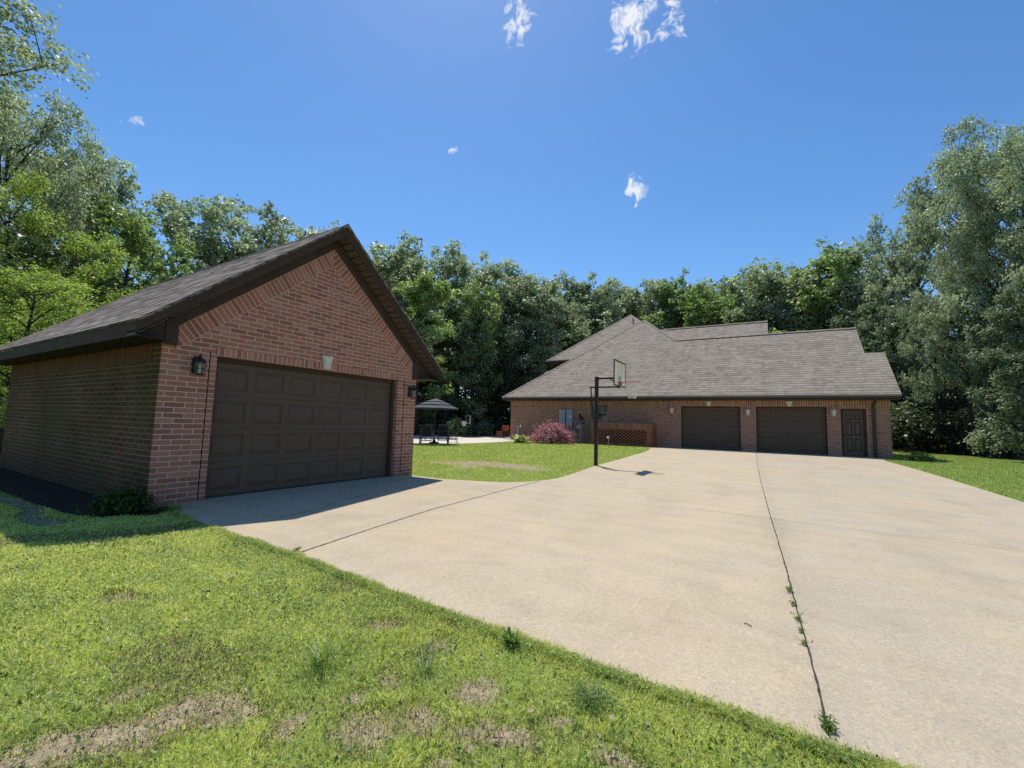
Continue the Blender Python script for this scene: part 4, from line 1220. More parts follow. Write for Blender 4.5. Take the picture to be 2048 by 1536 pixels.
def patio_chair(loc, rz, label):
    """chair facing local +y; origin on the ground"""
    t = thing('patio_chair', label, 'patio chair', loc, rz, 'sling chairs round the patio table')
    mb = MB(); mb.box(-.24, .24, -.22, .24, .43, .455); mb.build('seat', m_sling, t)
    mb = MB(); mb.obox(Matrix.Translation((0, -.285, .73)) @ Matrix.Rotation(R(9), 4, 'X'), .46, .02, .52); mb.build('backrest', m_sling, t)
    mb = MB()
    for s in (-1, 1): mb.bar((s * .25, -.22, .44), (s * .25, -.33, 1.02), .03, .035, up=(0, 1, 0))
    mb.bar((-.25, -.33, 1.02), (.25, -.33, 1.02), .03, .03); mb.build('back_frame', m_chair, t)
    for s in (-1, 1):
        for yy, yb_ in ((.23, .27), (-.21, -.25)):
            mb = MB(); mb.bar((s * .25, yy, .44), (s * .26, yb_, 0), .03, .03, up=(0, 1, 0)); mb.build('leg', m_chair, t)
        mb = MB(); mb.bar((s * .27, -.27, .64), (s * .27, .22, .65), .045, .025); mb.bar((s * .265, .22, .64), (s * .265, .24, .44), .03, .03); mb.build('armrest', m_chair, t)
        mb = MB(); mb.bar((s * .257, -.23, .20), (s * .257, .25, .20), .02, .02); mb.build('stretcher', m_chair, t)
    mb = MB(); mb.bar((-.25, .25, .20), (.25, .25, .20), .02, .02); mb.bar((-.25, -.23, .20), (.25, -.23, .20), .02, .02); mb.build('cross_stretcher', m_chair, t)
    return t


away = math.atan2(-up_.x, up_.y)
c1, c2 = ground(852, 888.5), ground(885, 887.5)
patio_chair(c1, away, 'dark sling patio chair with its back to the lawn, nearest the small garage')
patio_chair(c2, away, 'dark sling patio chair with its back to the lawn, second from the small garage')
patio_chair(ground(905, 885.5), away + R(80), 'dark sling patio chair seen from the side at the right end of the table')
patio_chair(ground(858, 880), away + R(185), 'dark sling patio chair facing the lawn on the far side of the table, left')
patio_chair(ground(884, 879.5), away + R(175), 'dark sling patio chair facing the lawn on the far side of the table, right')

oc = stand(1006, 38.2)
ch = thing('armchair', 'orange cushioned wicker armchair on the patio at the corner of the house', 'armchair', oc, R(167))
mb = MB(); mb.box(-.42, .42, -.40, .40, .10, .34); mb.box(-.46, -.37, -.42, .40, .10, .56); mb.box(.37, .46, -.42, .40, .10, .56); mb.box(-.46, .46, -.50, -.40, .10, .90); mb.build('frame', m_wicker, ch)
mb = MB(); mb.box(-.35, .35, -.28, .44, .345, .52); s_ = mb.build('seat_cushion', m_orange, ch)
mb = MB(); mb.obox(Matrix.Translation((0, -.30, .74)) @ Matrix.Rotation(R(12), 4, 'X'), .72, .16, .62); mb.build('back_cushion', m_orange, ch)
mb = MB(); mb.box(-.40, .40, .401, .44, .10, .36); mb.build('skirt', m_orange, ch)
for sx_ in (-1, 1):
    for sy_ in (-1, 1):
        mb = MB(); mb.box(sx_ * .40 - .03, sx_ * .40 + .03, sy_ * .38 - .03, sy_ * .38 + .03, 0, .10); mb.build('leg', m_wicker, ch)


# ------------------------------------------------------------------ leaves
def leaf_quads(C, Nrm, L, Wd, r_):
    """rhombic leaves: centres C, normals Nrm (unit), lengths L, widths Wd"""
    n = len(C)
    a = r_.normal(size=(n, 3)); t = a - (a * Nrm).sum(1, keepdims=True) * Nrm
    t /= np.linalg.norm(t, axis=1, keepdims=True) + 1e-9
    b = np.cross(Nrm, t)
    L = L[:, None]; Wd = Wd[:, None]
    V = np.stack([C - t * L * .5, C + b * Wd * .5 - t * L * .05 - Nrm * Wd * .12, C + t * L * .5 - Nrm * L * .10, C - b * Wd * .5 - t * L * .05 - Nrm * Wd * .12], 1)
    return V.reshape(-1, 3), np.arange(n * 4)


def unit(a): return a / (np.linalg.norm(a, axis=-1, keepdims=True) + 1e-9)


def tree_mesh(seed, H=18.0, base=0.28, rad=3.9, nl=15500, leaf=.25, mode='oak', clump=.98, m_leaf=None, lean=.4):
    """returns (trunk mesh, crown mesh) for a tree of height H standing at the origin"""
    r_ = np.random.default_rng(seed); rd = random.Random(seed)
    mb = MB()
    ph = rd.uniform(0, 6.28); pth = []
    K = 12; TF = .80
    for i in range(K + 1):
        f = i / K
        pth.append(Vector((lean * math.sin(f * 2.4 + ph) * f, lean * math.cos(f * 2.1 + ph) * f, H * TF * f)))
    r0 = H * .013
    mb.tube(pth, [r0 * (1.25 if i == 0 else (1 - .9 * (i / K) ** 1.1)) + .02 for i in range(K + 1)], 9)
    def at(h):
        f = max(0, min(.999, h / (H * TF))) * K; i = int(f); return pth[i].lerp(pth[i + 1], f - i)
    cl = []
    nb = 21 if mode != 'column' else 28
    for b in range(nb):
        t = (b + .5) / nb
        h = H * (base + (TF - base) * t ** .9)
        if mode == 'oak': prof = .78 + .36 * math.sin(math.pi * t) + .08 * t
        elif mode == 'round': prof = .62 + .55 * math.sin(math.pi * min(1, t * .9 + .12))
        elif mode == 'column': prof = .80 - .10 * t
        else: prof = (.40 + .85 * t) if t < .7 else 1.0
        az = b * 2.399 + rd.uniform(-.5, .5)
        ln = rad * prof * rd.uniform(.70, 1.22)
        up = rd.uniform(.25, .85) + .75 * t * t
        p0 = at(h - ln * .2)
        d = Vector((math.cos(az), math.sin(az), up)).normalized()
        p1 = p0 + d * ln * .55 + Vector((0, 0, rd.uniform(-.1, .25)))
        p2 = p1 + (d + Vector((rd.uniform(-.4, .4), rd.uniform(-.4, .4), rd.uniform(-.35, .35)))).normalized() * ln * .5
        rb = r0 * .40 * (1 - .6 * t) + .012
        mb.tube([p0, p0.lerp(p1, .5) + Vector((0, 0, .12)), p1, p2], [rb, rb * .8, rb * .55, rb * .2], 6, caps=False)
        cl += [(p2, 1.0), (p1.lerp(p2, .45), .85)]
        for s in range(3):
            q0 = p0.lerp(p1, rd.uniform(.45, 1.0)) if s < 2 else p1.lerp(p2, rd.uniform(.1, .8))
            d2 = (d + Vector((rd.uniform(-1, 1), rd.uniform(-1, 1), rd.uniform(-.3, .6)))).normalized()
            q1 = q0 + d2 * ln * rd.uniform(.25, .5)
            mb.tube([q0, q0.lerp(q1, .5) + Vector((0, 0, .06)), q1], [rb * .4, rb * .3, rb * .1], 4, caps=False)
            cl.append((q1, rd.uniform(.65, 1.0)))
    cl.append((Vector(pth[-1]) + Vector((0, 0, H * .07)), .9)); cl.append((Vector(pth[-1]) + Vector((.5, -.4, H * .12)), .8))
    C = np.array([tuple(c[0]) for c in cl]); S = np.array([c[1] for c in cl]) * clump * (rad / 3.6) ** .5 * np.array([rd.uniform(.72, 1.22) for _ in cl])
    wts = S ** 2 / (S ** 2).sum()
    # small sprays inside each clump
    ns = nl // 14
    k = r_.choice(len(C), ns, p=wts)
    dirv = unit(r_.normal(size=(ns, 3))); rr = r_.random(ns) ** .5
    P = C[k] + dirv * (rr * S[k])[:, None] * np.array([1.05, 1.05, .88])
    sk = np.repeat(np.arange(ns), 14); n = len(sk)
    Cl = P[sk] + r_.normal(size=(n, 3)) * .17 * np.array([1, 1, .75])
    nr = unit(unit(Cl - C[k][sk]) * .55 + r_.normal(size=(n, 3)) * .62 + np.array([0, 0, .55]))
    L = leaf * r_.uniform(.5, 1.5, n)
    V, idx = leaf_quads(Cl, nr, L, L * r_.uniform(.5, .75, n), r_)
    rnd = np.clip(.5 * r_.random(n) + .5 * np.repeat(r_.random(ns), 14), 0, 1)
    crown = np_mesh('crown', V, np.full(n, 4), idx, m_leaf, attrs=[('rnd', 'FLOAT', 'FACE', rnd)], obj=False)
    trunk = mb.build('trunk', m_bark, None, True)
    tm = trunk.data; bpy.data.objects.remove(trunk)
    TOP[crown.name] = float(np.percentile(V[:, 2], 99.5))
    return tm, crown


TOP = {}
PROTO = {}
for nm, kw in {
    'oak1': dict(seed=1, mode='oak', m_leaf=m_oak, base=.13), 'oak2': dict(seed=2, mode='oak', m_leaf=m_oak, rad=3.5, base=.18),
    'oak3': dict(seed=3, mode='spread', m_leaf=m_oak, rad=4.0, base=.25, nl=11500, clump=.85), 'oak4': dict(seed=4, mode='oak', m_leaf=m_oak, rad=4.1, base=.08, nl=20000),
    'oak5': dict(seed=15, mode='spread', m_leaf=m_oak, rad=3.7, base=.40, nl=7500, clump=.85),
    'green1': dict(seed=5, mode='oak', m_leaf=m_green, rad=3.7, base=.1), 'green2': dict(seed=6, mode='round', m_leaf=m_green, rad=3.6, base=.1, nl=19000),
    'bright1': dict(seed=7, mode='round', m_leaf=m_bright, rad=3.4, base=.14, nl=20000), 'bright2': dict(seed=8, mode='oak', m_leaf=m_bright, rad=4.2, base=.12, nl=20000, leaf=.18),
    'dark1': dict(seed=9, mode='column', m_leaf=m_dark, rad=3.8, base=.04, nl=20000), 'dark2': dict(seed=10, mode='oak', m_leaf=m_dark, rad=3.8, base=.05, nl=20000),
    'full1': dict(seed=12, mode='oak', m_leaf=m_oak, rad=3.8, base=.30, nl=17000, leaf=.18),
    'near1': dict(seed=13, mode='oak', m_leaf=m_oak, rad=4.3, base=.30, nl=25000, leaf=.165, clump=.95),
    'near2': dict(seed=14, mode='spread', m_leaf=m_oak, rad=4.6, base=.42, nl=28000, leaf=.15, clump=.85),
    'near3': dict(seed=16, mode='round', m_leaf=m_bright, rad=4.4, base=.08, nl=30000, leaf=.14, clump=.9),
}.items():
    PROTO[nm] = tree_mesh(**kw)

rt = random.Random(99)
USED = {}


def tree(px, depth, top, kind, w, label):
    p = stand(px, depth); h = tall(px, top, depth)
    t = thing('tree', label, 'tree', (p.x, p.y, -.05), rt.uniform(0, 6.28), 'trees of the wood round the house')
    s = 1.0 * h / TOP[PROTO[kind][1].name]; ws = w * (.55 + .45 * s)
    for nm, me in zip(('trunk', 'crown'), PROTO[kind]):
        o = bpy.data.objects.new(nm, me); col.objects.link(o); o.parent = t
    k = 1.32 if 690 < px < 1770 else 1.08
    t.scale = (ws * k, ws * k, s)
    return t


TREES = [
    (755, 55, 492, 'oak4', .9, 'second row oak in the notch right of the garage gable peak'),
    (1028, 60, 545, 'oak1', .95, 'second row oak above the left corner of the house eave'),
    (1075, 62, 558, 'oak4', .95, 'second row oak over the lower left hip of the house roof'),
    (1142, 60, 562, 'oak2', 1.0, 'second row oak in the low stretch of the treeline left of the roof peak'),
    (1212, 66, 562, 'oak4', .95, 'second row oak close left of the roof peak'),
    (1272, 66, 574, 'oak1', .95, 'second row oak close right of the roof peak'),
    (1325, 66, 566, 'oak4', .9, 'second row oak behind the green round topped tree'),
    (1425, 68, 560, 'oak2', 1.1, 'second row oak behind the left end of the rear gable roof'),
    (1525, 64, 536, 'oak1', 1.0, 'second row oak behind the right half of the rear gable roof'),
    (1592, 60, 528, 'oak4', .95, 'second row oak right of the rear gable roof'),
    (1708, 54, 505, 'oak1', .95, 'second row oak between the open green tree and the thin grey oak'),
    (-335, 14, -160, 'near2', .92, 'tall near oak whose topmost branch hangs in from the upper left corner'),
    (-70, 19, 130, 'near1', .62, 'tall grey-green oak at the left edge of the photo under the hanging branch'),
    (20, 22, 205, 'near1', .60, 'tall grey-green oak second from the left edge above the garage eave'),
    (100, 25, 262, 'oak4', .62, 'tall grey-green oak whose crown steps down towards the sky left of the garage'),
    (175, 29, 325, 'oak1', .70, 'tall oak with a rounded top above the left end of the garage roof'),
    (-30, 17, 330, 'near3', .55, 'yellow-green leafy tree at the left edge in front of the tall oaks'),
    (95, 19, 435, 'bright2', .62, 'bright green tree with dark forked trunk in front of the left oaks'),
    (225, 24, 400, 'green1', .80, 'mid green tree with spreading sprays behind the left garage eave'),
    (20, 12.6, 525, 'near3', .62, 'low yellow-green tree beside the far left end of the garage eave'),
    (320, 31, 395, 'oak3', .85, 'airy oak with sky showing through behind the middle of the garage roof'),
    (395, 34, 382, 'oak5', 1.1, 'open grey oak with bare forked limbs above the garage roof slope'),
    (475, 37, 378, 'oak3', 1.0, 'wide open oak with curved limbs above the upper garage roof slope'),
    (560, 41, 425, 'oak5', 1.0, 'thin topped oak just left of the garage ridge'),
    (640, 46, 462, 'oak2', .95, 'oak whose top peeps over the garage ridge'),
    (725, 46, 462, 'oak1', .95, 'oak standing up directly right of the garage gable peak'),
    (790, 50, 505, 'oak2', .9, 'oak behind the right garage rake with a low rounded top'),
    (832, 38, 540, 'green2', .80, 'rounded bright green tree beside the right slope of the garage gable'),
    (862, 54, 490, 'oak1', .95, 'tall oak behind and above the rounded bright green tree'),
    (910, 52, 502, 'oak3', .95, 'twin topped oak right of the rounded bright green tree'),
    (962, 54, 500, 'oak1', .9, 'tall oak with the last high top before the treeline dips'),
    (940, 44, 560, 'green1', .62, 'broad mid green tree behind the patio umbrella'),
    (995, 52, 530, 'oak4', .8, 'oak above the left end of the house eave'),
    (1050, 54, 552, 'oak2', 1.0, 'small topped oak above the left hip of the house roof'),
    (1100, 52, 568, 'oak4', .9, 'oak in the dip of the treeline left of the roof peak'),
    (1182, 60, 542, 'oak1', .95, 'oak with the tall rounded top left of the roof peak'),
    (1240, 60, 568, 'oak2', 1.0, 'oak directly behind the roof peak'),
    (1300, 62, 574, 'oak3', .9, 'oak just right of the roof peak'),
    (1350, 60, 550, 'green2', .85, 'green round topped tree standing above the roof valley'),
    (1395, 55, 575, 'green1', 1.05, 'broad darker green tree above the roof valley'),
    (1450, 62, 556, 'oak1', 1.0, 'oak behind the rear gable roof, left part'),
    (1500, 60, 542, 'green1', .9, 'yellowish green tree above the middle of the rear gable roof'),
    (1560, 56, 518, 'oak4', 1.0, 'rounded grey-green oak above the right end of the rear gable roof'),
    (1618, 54, 545, 'oak2', .9, 'lower oak in the gap right of the rear gable roof'),
    (1672, 49, 492, 'green2', 1.0, 'open green tree with a visible dark trunk above the main ridge'),
    (1742, 46, 488, 'oak5', 1.0, 'thin grey oak with sky gaps above the right end of the roof'),
    (1800, 40, 428, 'oak3', .62, 'oak with a reddish slender trunk beyond the right roof edge'),
    (1862, 36, 405, 'oak5', .62, 'airy oak at the step where the right treeline climbs'),
    (1935, 31, 290, 'oak4', .55, 'big oak climbing above the right lawn'),
    (1995, 27, 228, 'near1', .55, 'very tall dense oak near the right edge of the photo'),
    (2075, 25, 200, 'near1', .62, 'tallest oak cut off by the right edge of the photo'),
    (2150, 22, 230, 'near2', .7, 'dark trunked oak beyond the right edge whose branches reach in'),
    (1875, 30, 575, 'full1', .5, 'leafy low tree right beside the right house corner'),
    (1945, 27.5, 500, 'full1', .5, 'grey-green full skirted tree at the back of the right lawn'),
    (2020, 25.5, 420, 'full1', .5, 'full skirted tree with dark hollows near the right edge'),
    (1790, 36, 610, 'dark2', .75, 'dark tree in shade directly behind the right roof edge'),
    (1745, 42, 600, 'dark2', .8, 'dark tree behind the right gable end of the roof'),
    (2060, 22, 560, 'dark1', .62, 'dark shaded tree at the right edge behind the lawn'),
    (880, 45, 610, 'dark1', .8, 'dark tree in deep shade behind the patio, left of the far hoop'),
    (930, 42, 640, 'dark2', .6, 'very dark tree directly behind the small far hoop'),
    (995, 48, 650, 'dark1', .6, 'dark tree behind the orange armchair'),
    (1060, 49, 630, 'full1', .8, 'leafy tree filling the gap above the left house eave'),
    (815, 40, 640, 'dark2', .8, 'dark tree just behind the umbrella and the right garage eave'),
    (1125, 53, 640, 'green1', .8, 'mid green tree with thin leaning stems left of the upper roof'),
    (300, 27, 540, 'green1', .8, 'low green tree showing just over the garage roof slope'),
    (60, 15.5, 620, 'bright2', .5, 'bright low tree by the rear left corner of the garage'),
    (170, 22, 560, 'dark2', .7, 'dark understory tree behind the left garage roof'),
]
for a in TREES: tree(*a)


# understory and far wood: nobody could count these
def foliage_mass(name, centres, radii, per, leaf, m, label, cat, seed, flat=.8):
    r_ = np.random.default_rng(seed)
    C = np.asarray(centres); S = np.asarray(radii)
    k = np.repeat(np.arange(len(C)), per); n = len(k)
    dv = unit(r_.normal(size=(n, 3))); rr = r_.random(n) ** .45
    P = C[k] + dv * (rr * S[k])[:, None] * np.array([1, 1, flat])
    P[:, 2] = np.maximum(P[:, 2], .02)
    nr = unit(dv * .4 + r_.normal(size=(n, 3)) * .5 + np.array([0, 0, .8]))
    L = leaf * r_.uniform(.6, 1.4, n)
    V, idx = leaf_quads(P, nr, L, L * r_.uniform(.5, .75, n), r_)
    rnd = .5 * r_.random(n) + .5 * r_.random(len(C))[k]
    o = np_mesh(name, V, np.full(n, 4), idx, m, attrs=[('rnd', 'FLOAT', 'FACE', rnd)])
    return tag(o, label, cat, kind='stuff')


cs, rs_ = [], []
ru = random.Random(5)
edge = [(-60, 15), (40, 17), (140, 20), (240, 24), (340, 29), (450, 33), (560, 37), (680, 40), (790, 40), (900, 40), (1010, 44), (1100, 50), (1200, 56), (1320, 58), (1450, 58), (1600, 54), (1700, 47), (1770, 40), (1830, 34.5), (1880, 31), (1940, 28), (2000, 26), (2060, 24.5), (2140, 23)]
for (pa, da), (pb, db) in zip(edge, edge[1:]):
    nn = int(abs(pb - pa) / 7)
    for i in range(nn):
        f = (i + ru.random()) / nn; px = pa + (pb - pa) * f; d = da + (db - da) * f
        for q_ in range(4):
            dd = d + ru.uniform(-.3, 4.5); p = stand(px + ru.uniform(-8, 8), dd); rr = ru.uniform(.45, 1.2)
            if -18.6 < p.x < 6.5 and 25 < p.y < 47: continue
            cs.append((p.x, p.y, ru.uniform(.3, 1.0) + (ru.random() ** 1.4) * 7.5)); rs_.append(rr)
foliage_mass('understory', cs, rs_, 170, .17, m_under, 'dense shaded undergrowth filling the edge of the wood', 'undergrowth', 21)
cs, rs_ = [], []
for i in range(1900):
    px = ru.uniform(-350, 2350); d = ru.uniform(56, 82) if 500 < px < 1800 else ru.uniform(38, 66)
    p = stand(px, d); cs.append((p.x, p.y, ru.uniform(.5, 10.5) if ru.random() < .85 else ru.uniform(10.5, 13))); rs_.append(ru.uniform(1.0, 2.1))
for i in range(1300):
    px = ru.uniform(-350, 2350); d = ru.uniform(50, 64) if 700 < px < 1750 else ru.uniform(30, 48)
    p = stand(px, d)
    if -19 < p.x < 7 and 25 < p.y < 48: continue
    cs.append((p.x, p.y, ru.uniform(.2, 3.2))); rs_.append(ru.uniform(1.0, 1.8))
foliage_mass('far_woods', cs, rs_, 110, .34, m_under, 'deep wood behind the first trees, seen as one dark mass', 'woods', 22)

# light green shrub at the right, and the other single plants
def shrub(name, label, cat, loc, r, h, nl, leaf, m, seed, droop=False, stems=True, group=None):
    r_ = np.random.default_rng(seed); rd = random.Random(seed)
    t = thing(name, label, cat, loc, 0, group)
    mb = MB(); C = []
    for k in range(16):
        az = k * 2.399 + rd.uniform(-.3, .3); f = math.sqrt((k + .5) / 16)
        e = Vector((math.cos(az) * r * f * .85, math.sin(az) * r * f * .85, h * (1 - .65 * f * f) * rd.uniform(.75, 1)))
        m_ = Vector((e.x * .45, e.y * .45, e.z * (.9 if droop else .6)))
        mb.tube([(e.x * .05, e.y * .05, 0), m_, e], [.018 * r + .004, .012 * r + .003, .004], 5, caps=False)
        C += [tuple(e), tuple(m_.lerp(e, .55) + Vector((0, 0, .05 * h)))]
        if droop: C.append((e.x * 1.12, e.y * 1.12, e.z * .5))
    C = np.array(C)
    ns = nl // 8; k = r_.integers(0, len(C), ns)
    P = C[k] + r_.normal(size=(ns, 3)) * np.array([.17 * r, .17 * r, .10 * h])
    sk = np.repeat(np.arange(ns), 8); n = len(sk)
    Q = P[sk] + r_.normal(size=(n, 3)) * leaf * .7
    Q[:, 2] = np.maximum(Q[:, 2], .01)
    out_ = unit(Q * np.array([1, 1, .5]))
    nr = unit(out_ * .5 + r_.normal(size=(n, 3)) * .5 + np.array([0, 0, .8]))
    L = leaf * r_.uniform(.6, 1.4, n)
    V, idx = leaf_quads(Q, nr, L, L * r_.uniform(.3, .5, n) if droop else L * r_.uniform(.45, .7, n), r_)
    rnd = .5 * r_.random(n) + .5 * np.repeat(r_.random(ns), 8)
    o = np_mesh('foliage', V, np.full(n, 4), idx, m, parent=t, attrs=[('rnd', 'FLOAT', 'FACE', rnd)])
    mb.build('stem', m_bark, t)
    return t


shrub('shrub', 'mounded maroon laceleaf maple bush below the grey electrical cabinets', 'bush', ground(1104, 886.5, LZ), 1.45, 1.32, 9000, .12, m_maple, 31, True)
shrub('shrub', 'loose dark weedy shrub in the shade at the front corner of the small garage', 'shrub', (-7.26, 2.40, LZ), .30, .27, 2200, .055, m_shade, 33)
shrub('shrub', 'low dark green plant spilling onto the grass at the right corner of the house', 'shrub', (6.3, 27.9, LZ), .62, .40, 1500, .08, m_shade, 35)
shrub('shrub', 'pale sunlit sapling bush at the right edge of the wood behind the lawn', 'shrub', stand(1990, 25.5) + Vector((0, 0, LZ)), 1.2, 2.0, 4500, .15, m_oak, 36)
shrub('shrub', 'dull green shrub at the back of the patio between umbrella and far hoop', 'shrub', stand(915, 37), 1.1, 1.5, 3500, .16, m_green, 37)
shrub('shrub', 'green shrub behind the patio right of the far hoop', 'shrub', stand(968, 39.5), 1.0, 1.3, 3200, .16, m_dark, 38)


def rosette(name, label, cat, loc, n, ln, wd, m, seed, up=.7, group=None, droop=.6):
    """plant of arching strap leaves from one crown"""
    rd = random.Random(seed); V = []; F = []; rn = []
    for k in range(n):
        az = rd.uniform(0, 6.283); L = ln * rd.uniform(.55, 1.15); e = rd.uniform(.25, 1.25) * up
        w = wd * rd.uniform(.7, 1.2); b = Vector((rd.gauss(0, .12) * ln, rd.gauss(0, .12) * ln, 0))
        d = Vector((math.cos(az), math.sin(az), 0)); s = Vector((-d.y, d.x, 0)); i0 = len(V)
        for j in range(5):
            f = j / 4; p = b + d * L * f * math.cos(e * .9) + Vector((0, 0, L * (math.sin(e) * f - droop * f * f * .55)))
            p.z = max(p.z, .004)
            ww = w * (.35 + 1.3 * f * (1 - f) * 2) * (1 if j < 4 else .08)
            V += [tuple(p + s * ww / 2), tuple(p - s * ww / 2)]
        for j in range(4): F.append((i0 + 2 * j, i0 + 2 * j + 1, i0 + 2 * j + 3, i0 + 2 * j + 2)); rn.append(rd.random())
    o = np_mesh(name, np.array(V), np.full(len(F), 4), np.array(F).ravel(), m, attrs=[('rnd', 'FLOAT', 'FACE', np.array(rn))])
    o.location = loc
    return tag(o, label, cat, group)


rosette('hosta', 'variegated pale hosta plant at the left corner of the house wall', 'plant', ground(1040, 886, LZ), 110, .85, .17, m_hosta, 41, 1.0)
rosette('grass_clump', 'tall blue-green grass clump standing up in the middle of the front lawn', 'grass clump', ground(640, 1330, LZ), 60, .22, .005, m_weed, 42, 1.05, None, .45)
rosette('grass_clump', 'pale flattened grass clump near the driveway edge', 'grass clump', ground(1180, 1402, LZ), 130, .16, .004, m_weed, 43, .6, None, .5)
rosette('grass_clump', 'small dry-stalked grass clump in the bare patch of lawn', 'grass clump', ground(850, 1342, LZ), 40, .15, .004, m_weed, 44, .9, None, .5)
rosette('weed', 'spiky green weed at the lawn edge halfway along the driveway', 'weed', ground(1022, 1285, LZ), 36, .11, .014, m_weed, 45, 1.2, None, .4)
def joint_weed(lab, p, ex, n, ln, seed, dirv=(0, 1)):
    """low fuzzy weed: many small leaves on short stems strung along the joint"""
    r_ = np.random.default_rng(seed)
    t = r_.normal(0, .42, n) * ex; hh = np.abs(r_.normal(0, .5, n)) * ln * 1.1
    sp = r_.normal(0, .45, n) * ln * (.35 + hh / ln)
    P = np.stack([p.x + dirv[0] * t + dirv[1] * sp, p.y + dirv[1] * t - dirv[0] * sp, .006 + hh], 1)
    nr = unit(r_.normal(size=(n, 3)) * .7 + np.array([0, 0, .8])); L = ln * r_.uniform(.4, 1.0, n)
    V, idx = leaf_quads(P, nr, L, L * r_.uniform(.16, .32, n), r_)
    V[:, 2] = np.maximum(V[:, 2], .003)
    o = np_mesh('joint_weed', V, np.full(n, 4), idx, m_weed, attrs=[('rnd', 'FLOAT', 'FACE', r_.random(n))])
    return tag(o, lab, 'weed', 'weeds growing in the driveway joints')


for i, (px, py, n, ln, ex, lab) in enumerate(((1578, 1182, 90, .042, .07, 'green weed in the driveway joint, the farthest of the joint weeds'), (1586, 1210, 60, .034, .035, 'small thin weed in the joint just below the farthest joint weed'),
                                     (1596, 1240, 90, .040, .07, 'green weed in the middle of the driveway joint'), (1602, 1264, 56, .032, .03, 'thin weed just below the middle joint weed'), (1608, 1290, 46, .036, .014, 'yellowish flat weed in the driveway joint'),
                                     (1656, 1456, 220, .042, .055, 'large bushy weed at the near end of the driveway joint'), (592, 1102, 60, .05, .05, 'weed at the near end of the left driveway joint'))):
    joint_weed(lab, ground(px, py, .002), ex * .9, n, ln * .82, 50 + i)
rosette('weed', 'stringy weed on the corner of the concrete beside the garage pier', 'weed', (-6.85, 2.80, -.005), 46, .26, .010, m_weed, 61, 1.0, None, .6)
rosette('weed', 'second weed tuft between the garage pier and the concrete corner', 'weed', (-7.08, 2.66, -.01), 40, .20, .012, m_weed, 62, 1.0, None, .6)


def litter(name, label, loc, size, seed, m=m_dryleaf):
    rd = random.Random(seed); mb = MB(); n = 7
    top = [(size * (.5 + .2 * rd.random()) * math.cos(2 * math.pi * k / n), size * .6 * (.5 + .3 * rd.random()) * math.sin(2 * math.pi * k / n), rd.uniform(.0, .35) * size) for k in range(n)]
    for k in range(n): mb.face([(0, 0, size * .12), top[k], top[(k + 1) % n]])
    o = mb.build(name, m); o.location = loc; o.rotation_euler = (rd.uniform(-.2, .2), rd.uniform(-.2, .2), rd.uniform(0, 6))
    return tag(o, label, 'fallen leaf')


for i, (px, py, s, lab) in enumerate(((462, 1153, .07, 'curled dry leaf on the grass near the garage shadow'), (525, 1133, .05, 'small dry leaf near the driveway edge on the lawn'), (1062, 1423, .055, 'pale dry leaf in the lawn below the flattened grass clump'),
                                      (1224, 1437, .05, 'dry leaf in the lawn close to the driveway, lower middle'), (940, 1498, .045, 'pale dry leaf near the bottom edge of the lawn'), (1555, 1487, .05, 'white dry leaf at the near driveway edge'), (165, 1262, .06, 'pale leaf in the bright grass at the left'))):
    litter('dead_leaf', lab, ground(px, py, LZ + .025), s * .62, 70 + i)
litter('dead_leaf', 'dark curled leaf lying in the bright grass', ground(412, 1186, LZ + .035), .06, 90, m_bark)
mb = MB(); p = ground(1495, 1249, .006); mb.tube([p + Vector((-.022, .012, 0)), p + Vector((0, .002, .003)), p + Vector((.024, -.012, 0))], .003, 5)
tag(mb.build('twig', m_bark), 'tiny dark twig lying alone on the concrete driveway', 'twig')
for k, (px, py) in enumerate(((858, 1338), (548, 1100 + 18))):
    pass
mb = MB(); p = ground(856, 1340, LZ); mb.tube([p, p + Vector((.004, .004, .09)), p + Vector((.012, .0, .15))], .0022, 5)
tag(mb.build('dry_stalk', m_net), 'single white dry stalk standing in the bare patch of lawn', 'stalk')


# ------------------------------------------------------------------ grass
def blades(name, P, ht, wd, colr, seed, segs=2, lean=.55):
    r_ = np.random.default_rng(seed); n = len(P)
    az = r_.uniform(0, 6.283, n); d = np.stack([np.cos(az), np.sin(az), np.zeros(n)], 1)
    fa = r_.uniform(0, 6.283, n); s = np.stack([np.cos(fa), np.sin(fa), np.zeros(n)], 1)
    ln = r_.uniform(.15, 1.0, n)[:, None] * lean * ht[:, None] * 1.3
    up = np.array([0, 0, 1.0]); w = wd[:, None] * .5; h = ht[:, None]
    if segs == 2:
        mid = P + d * ln * .35 + up * h * .58; tip = P + d * ln + up * h * (1 - .35 * (ln / h / 1.3))
        V = np.stack([P - s * w, P + s * w, mid + s * w * .85, mid - s * w * .85, tip], 1).reshape(-1, 3)
        b = np.arange(n)[:, None] * 5
        idx = np.concatenate([b, b + 1, b + 2, b + 3, b + 3, b + 2, b + 4], 1).ravel()
        sizes = np.tile([4, 3], n); cc = np.repeat(colr, 2, 0)
    else:
        tip = P + d * ln + up * h
        V = np.stack([P - s * w, P + s * w, tip], 1).reshape(-1, 3); idx = np.arange(3 * n); sizes = np.full(n, 3); cc = colr
    o = np_mesh(name, V, sizes, idx, m_blade, attrs=[('col', 'FLOAT_COLOR', 'FACE', np.concatenate([cc, np.ones((len(cc), 1))], 1))])
    return o


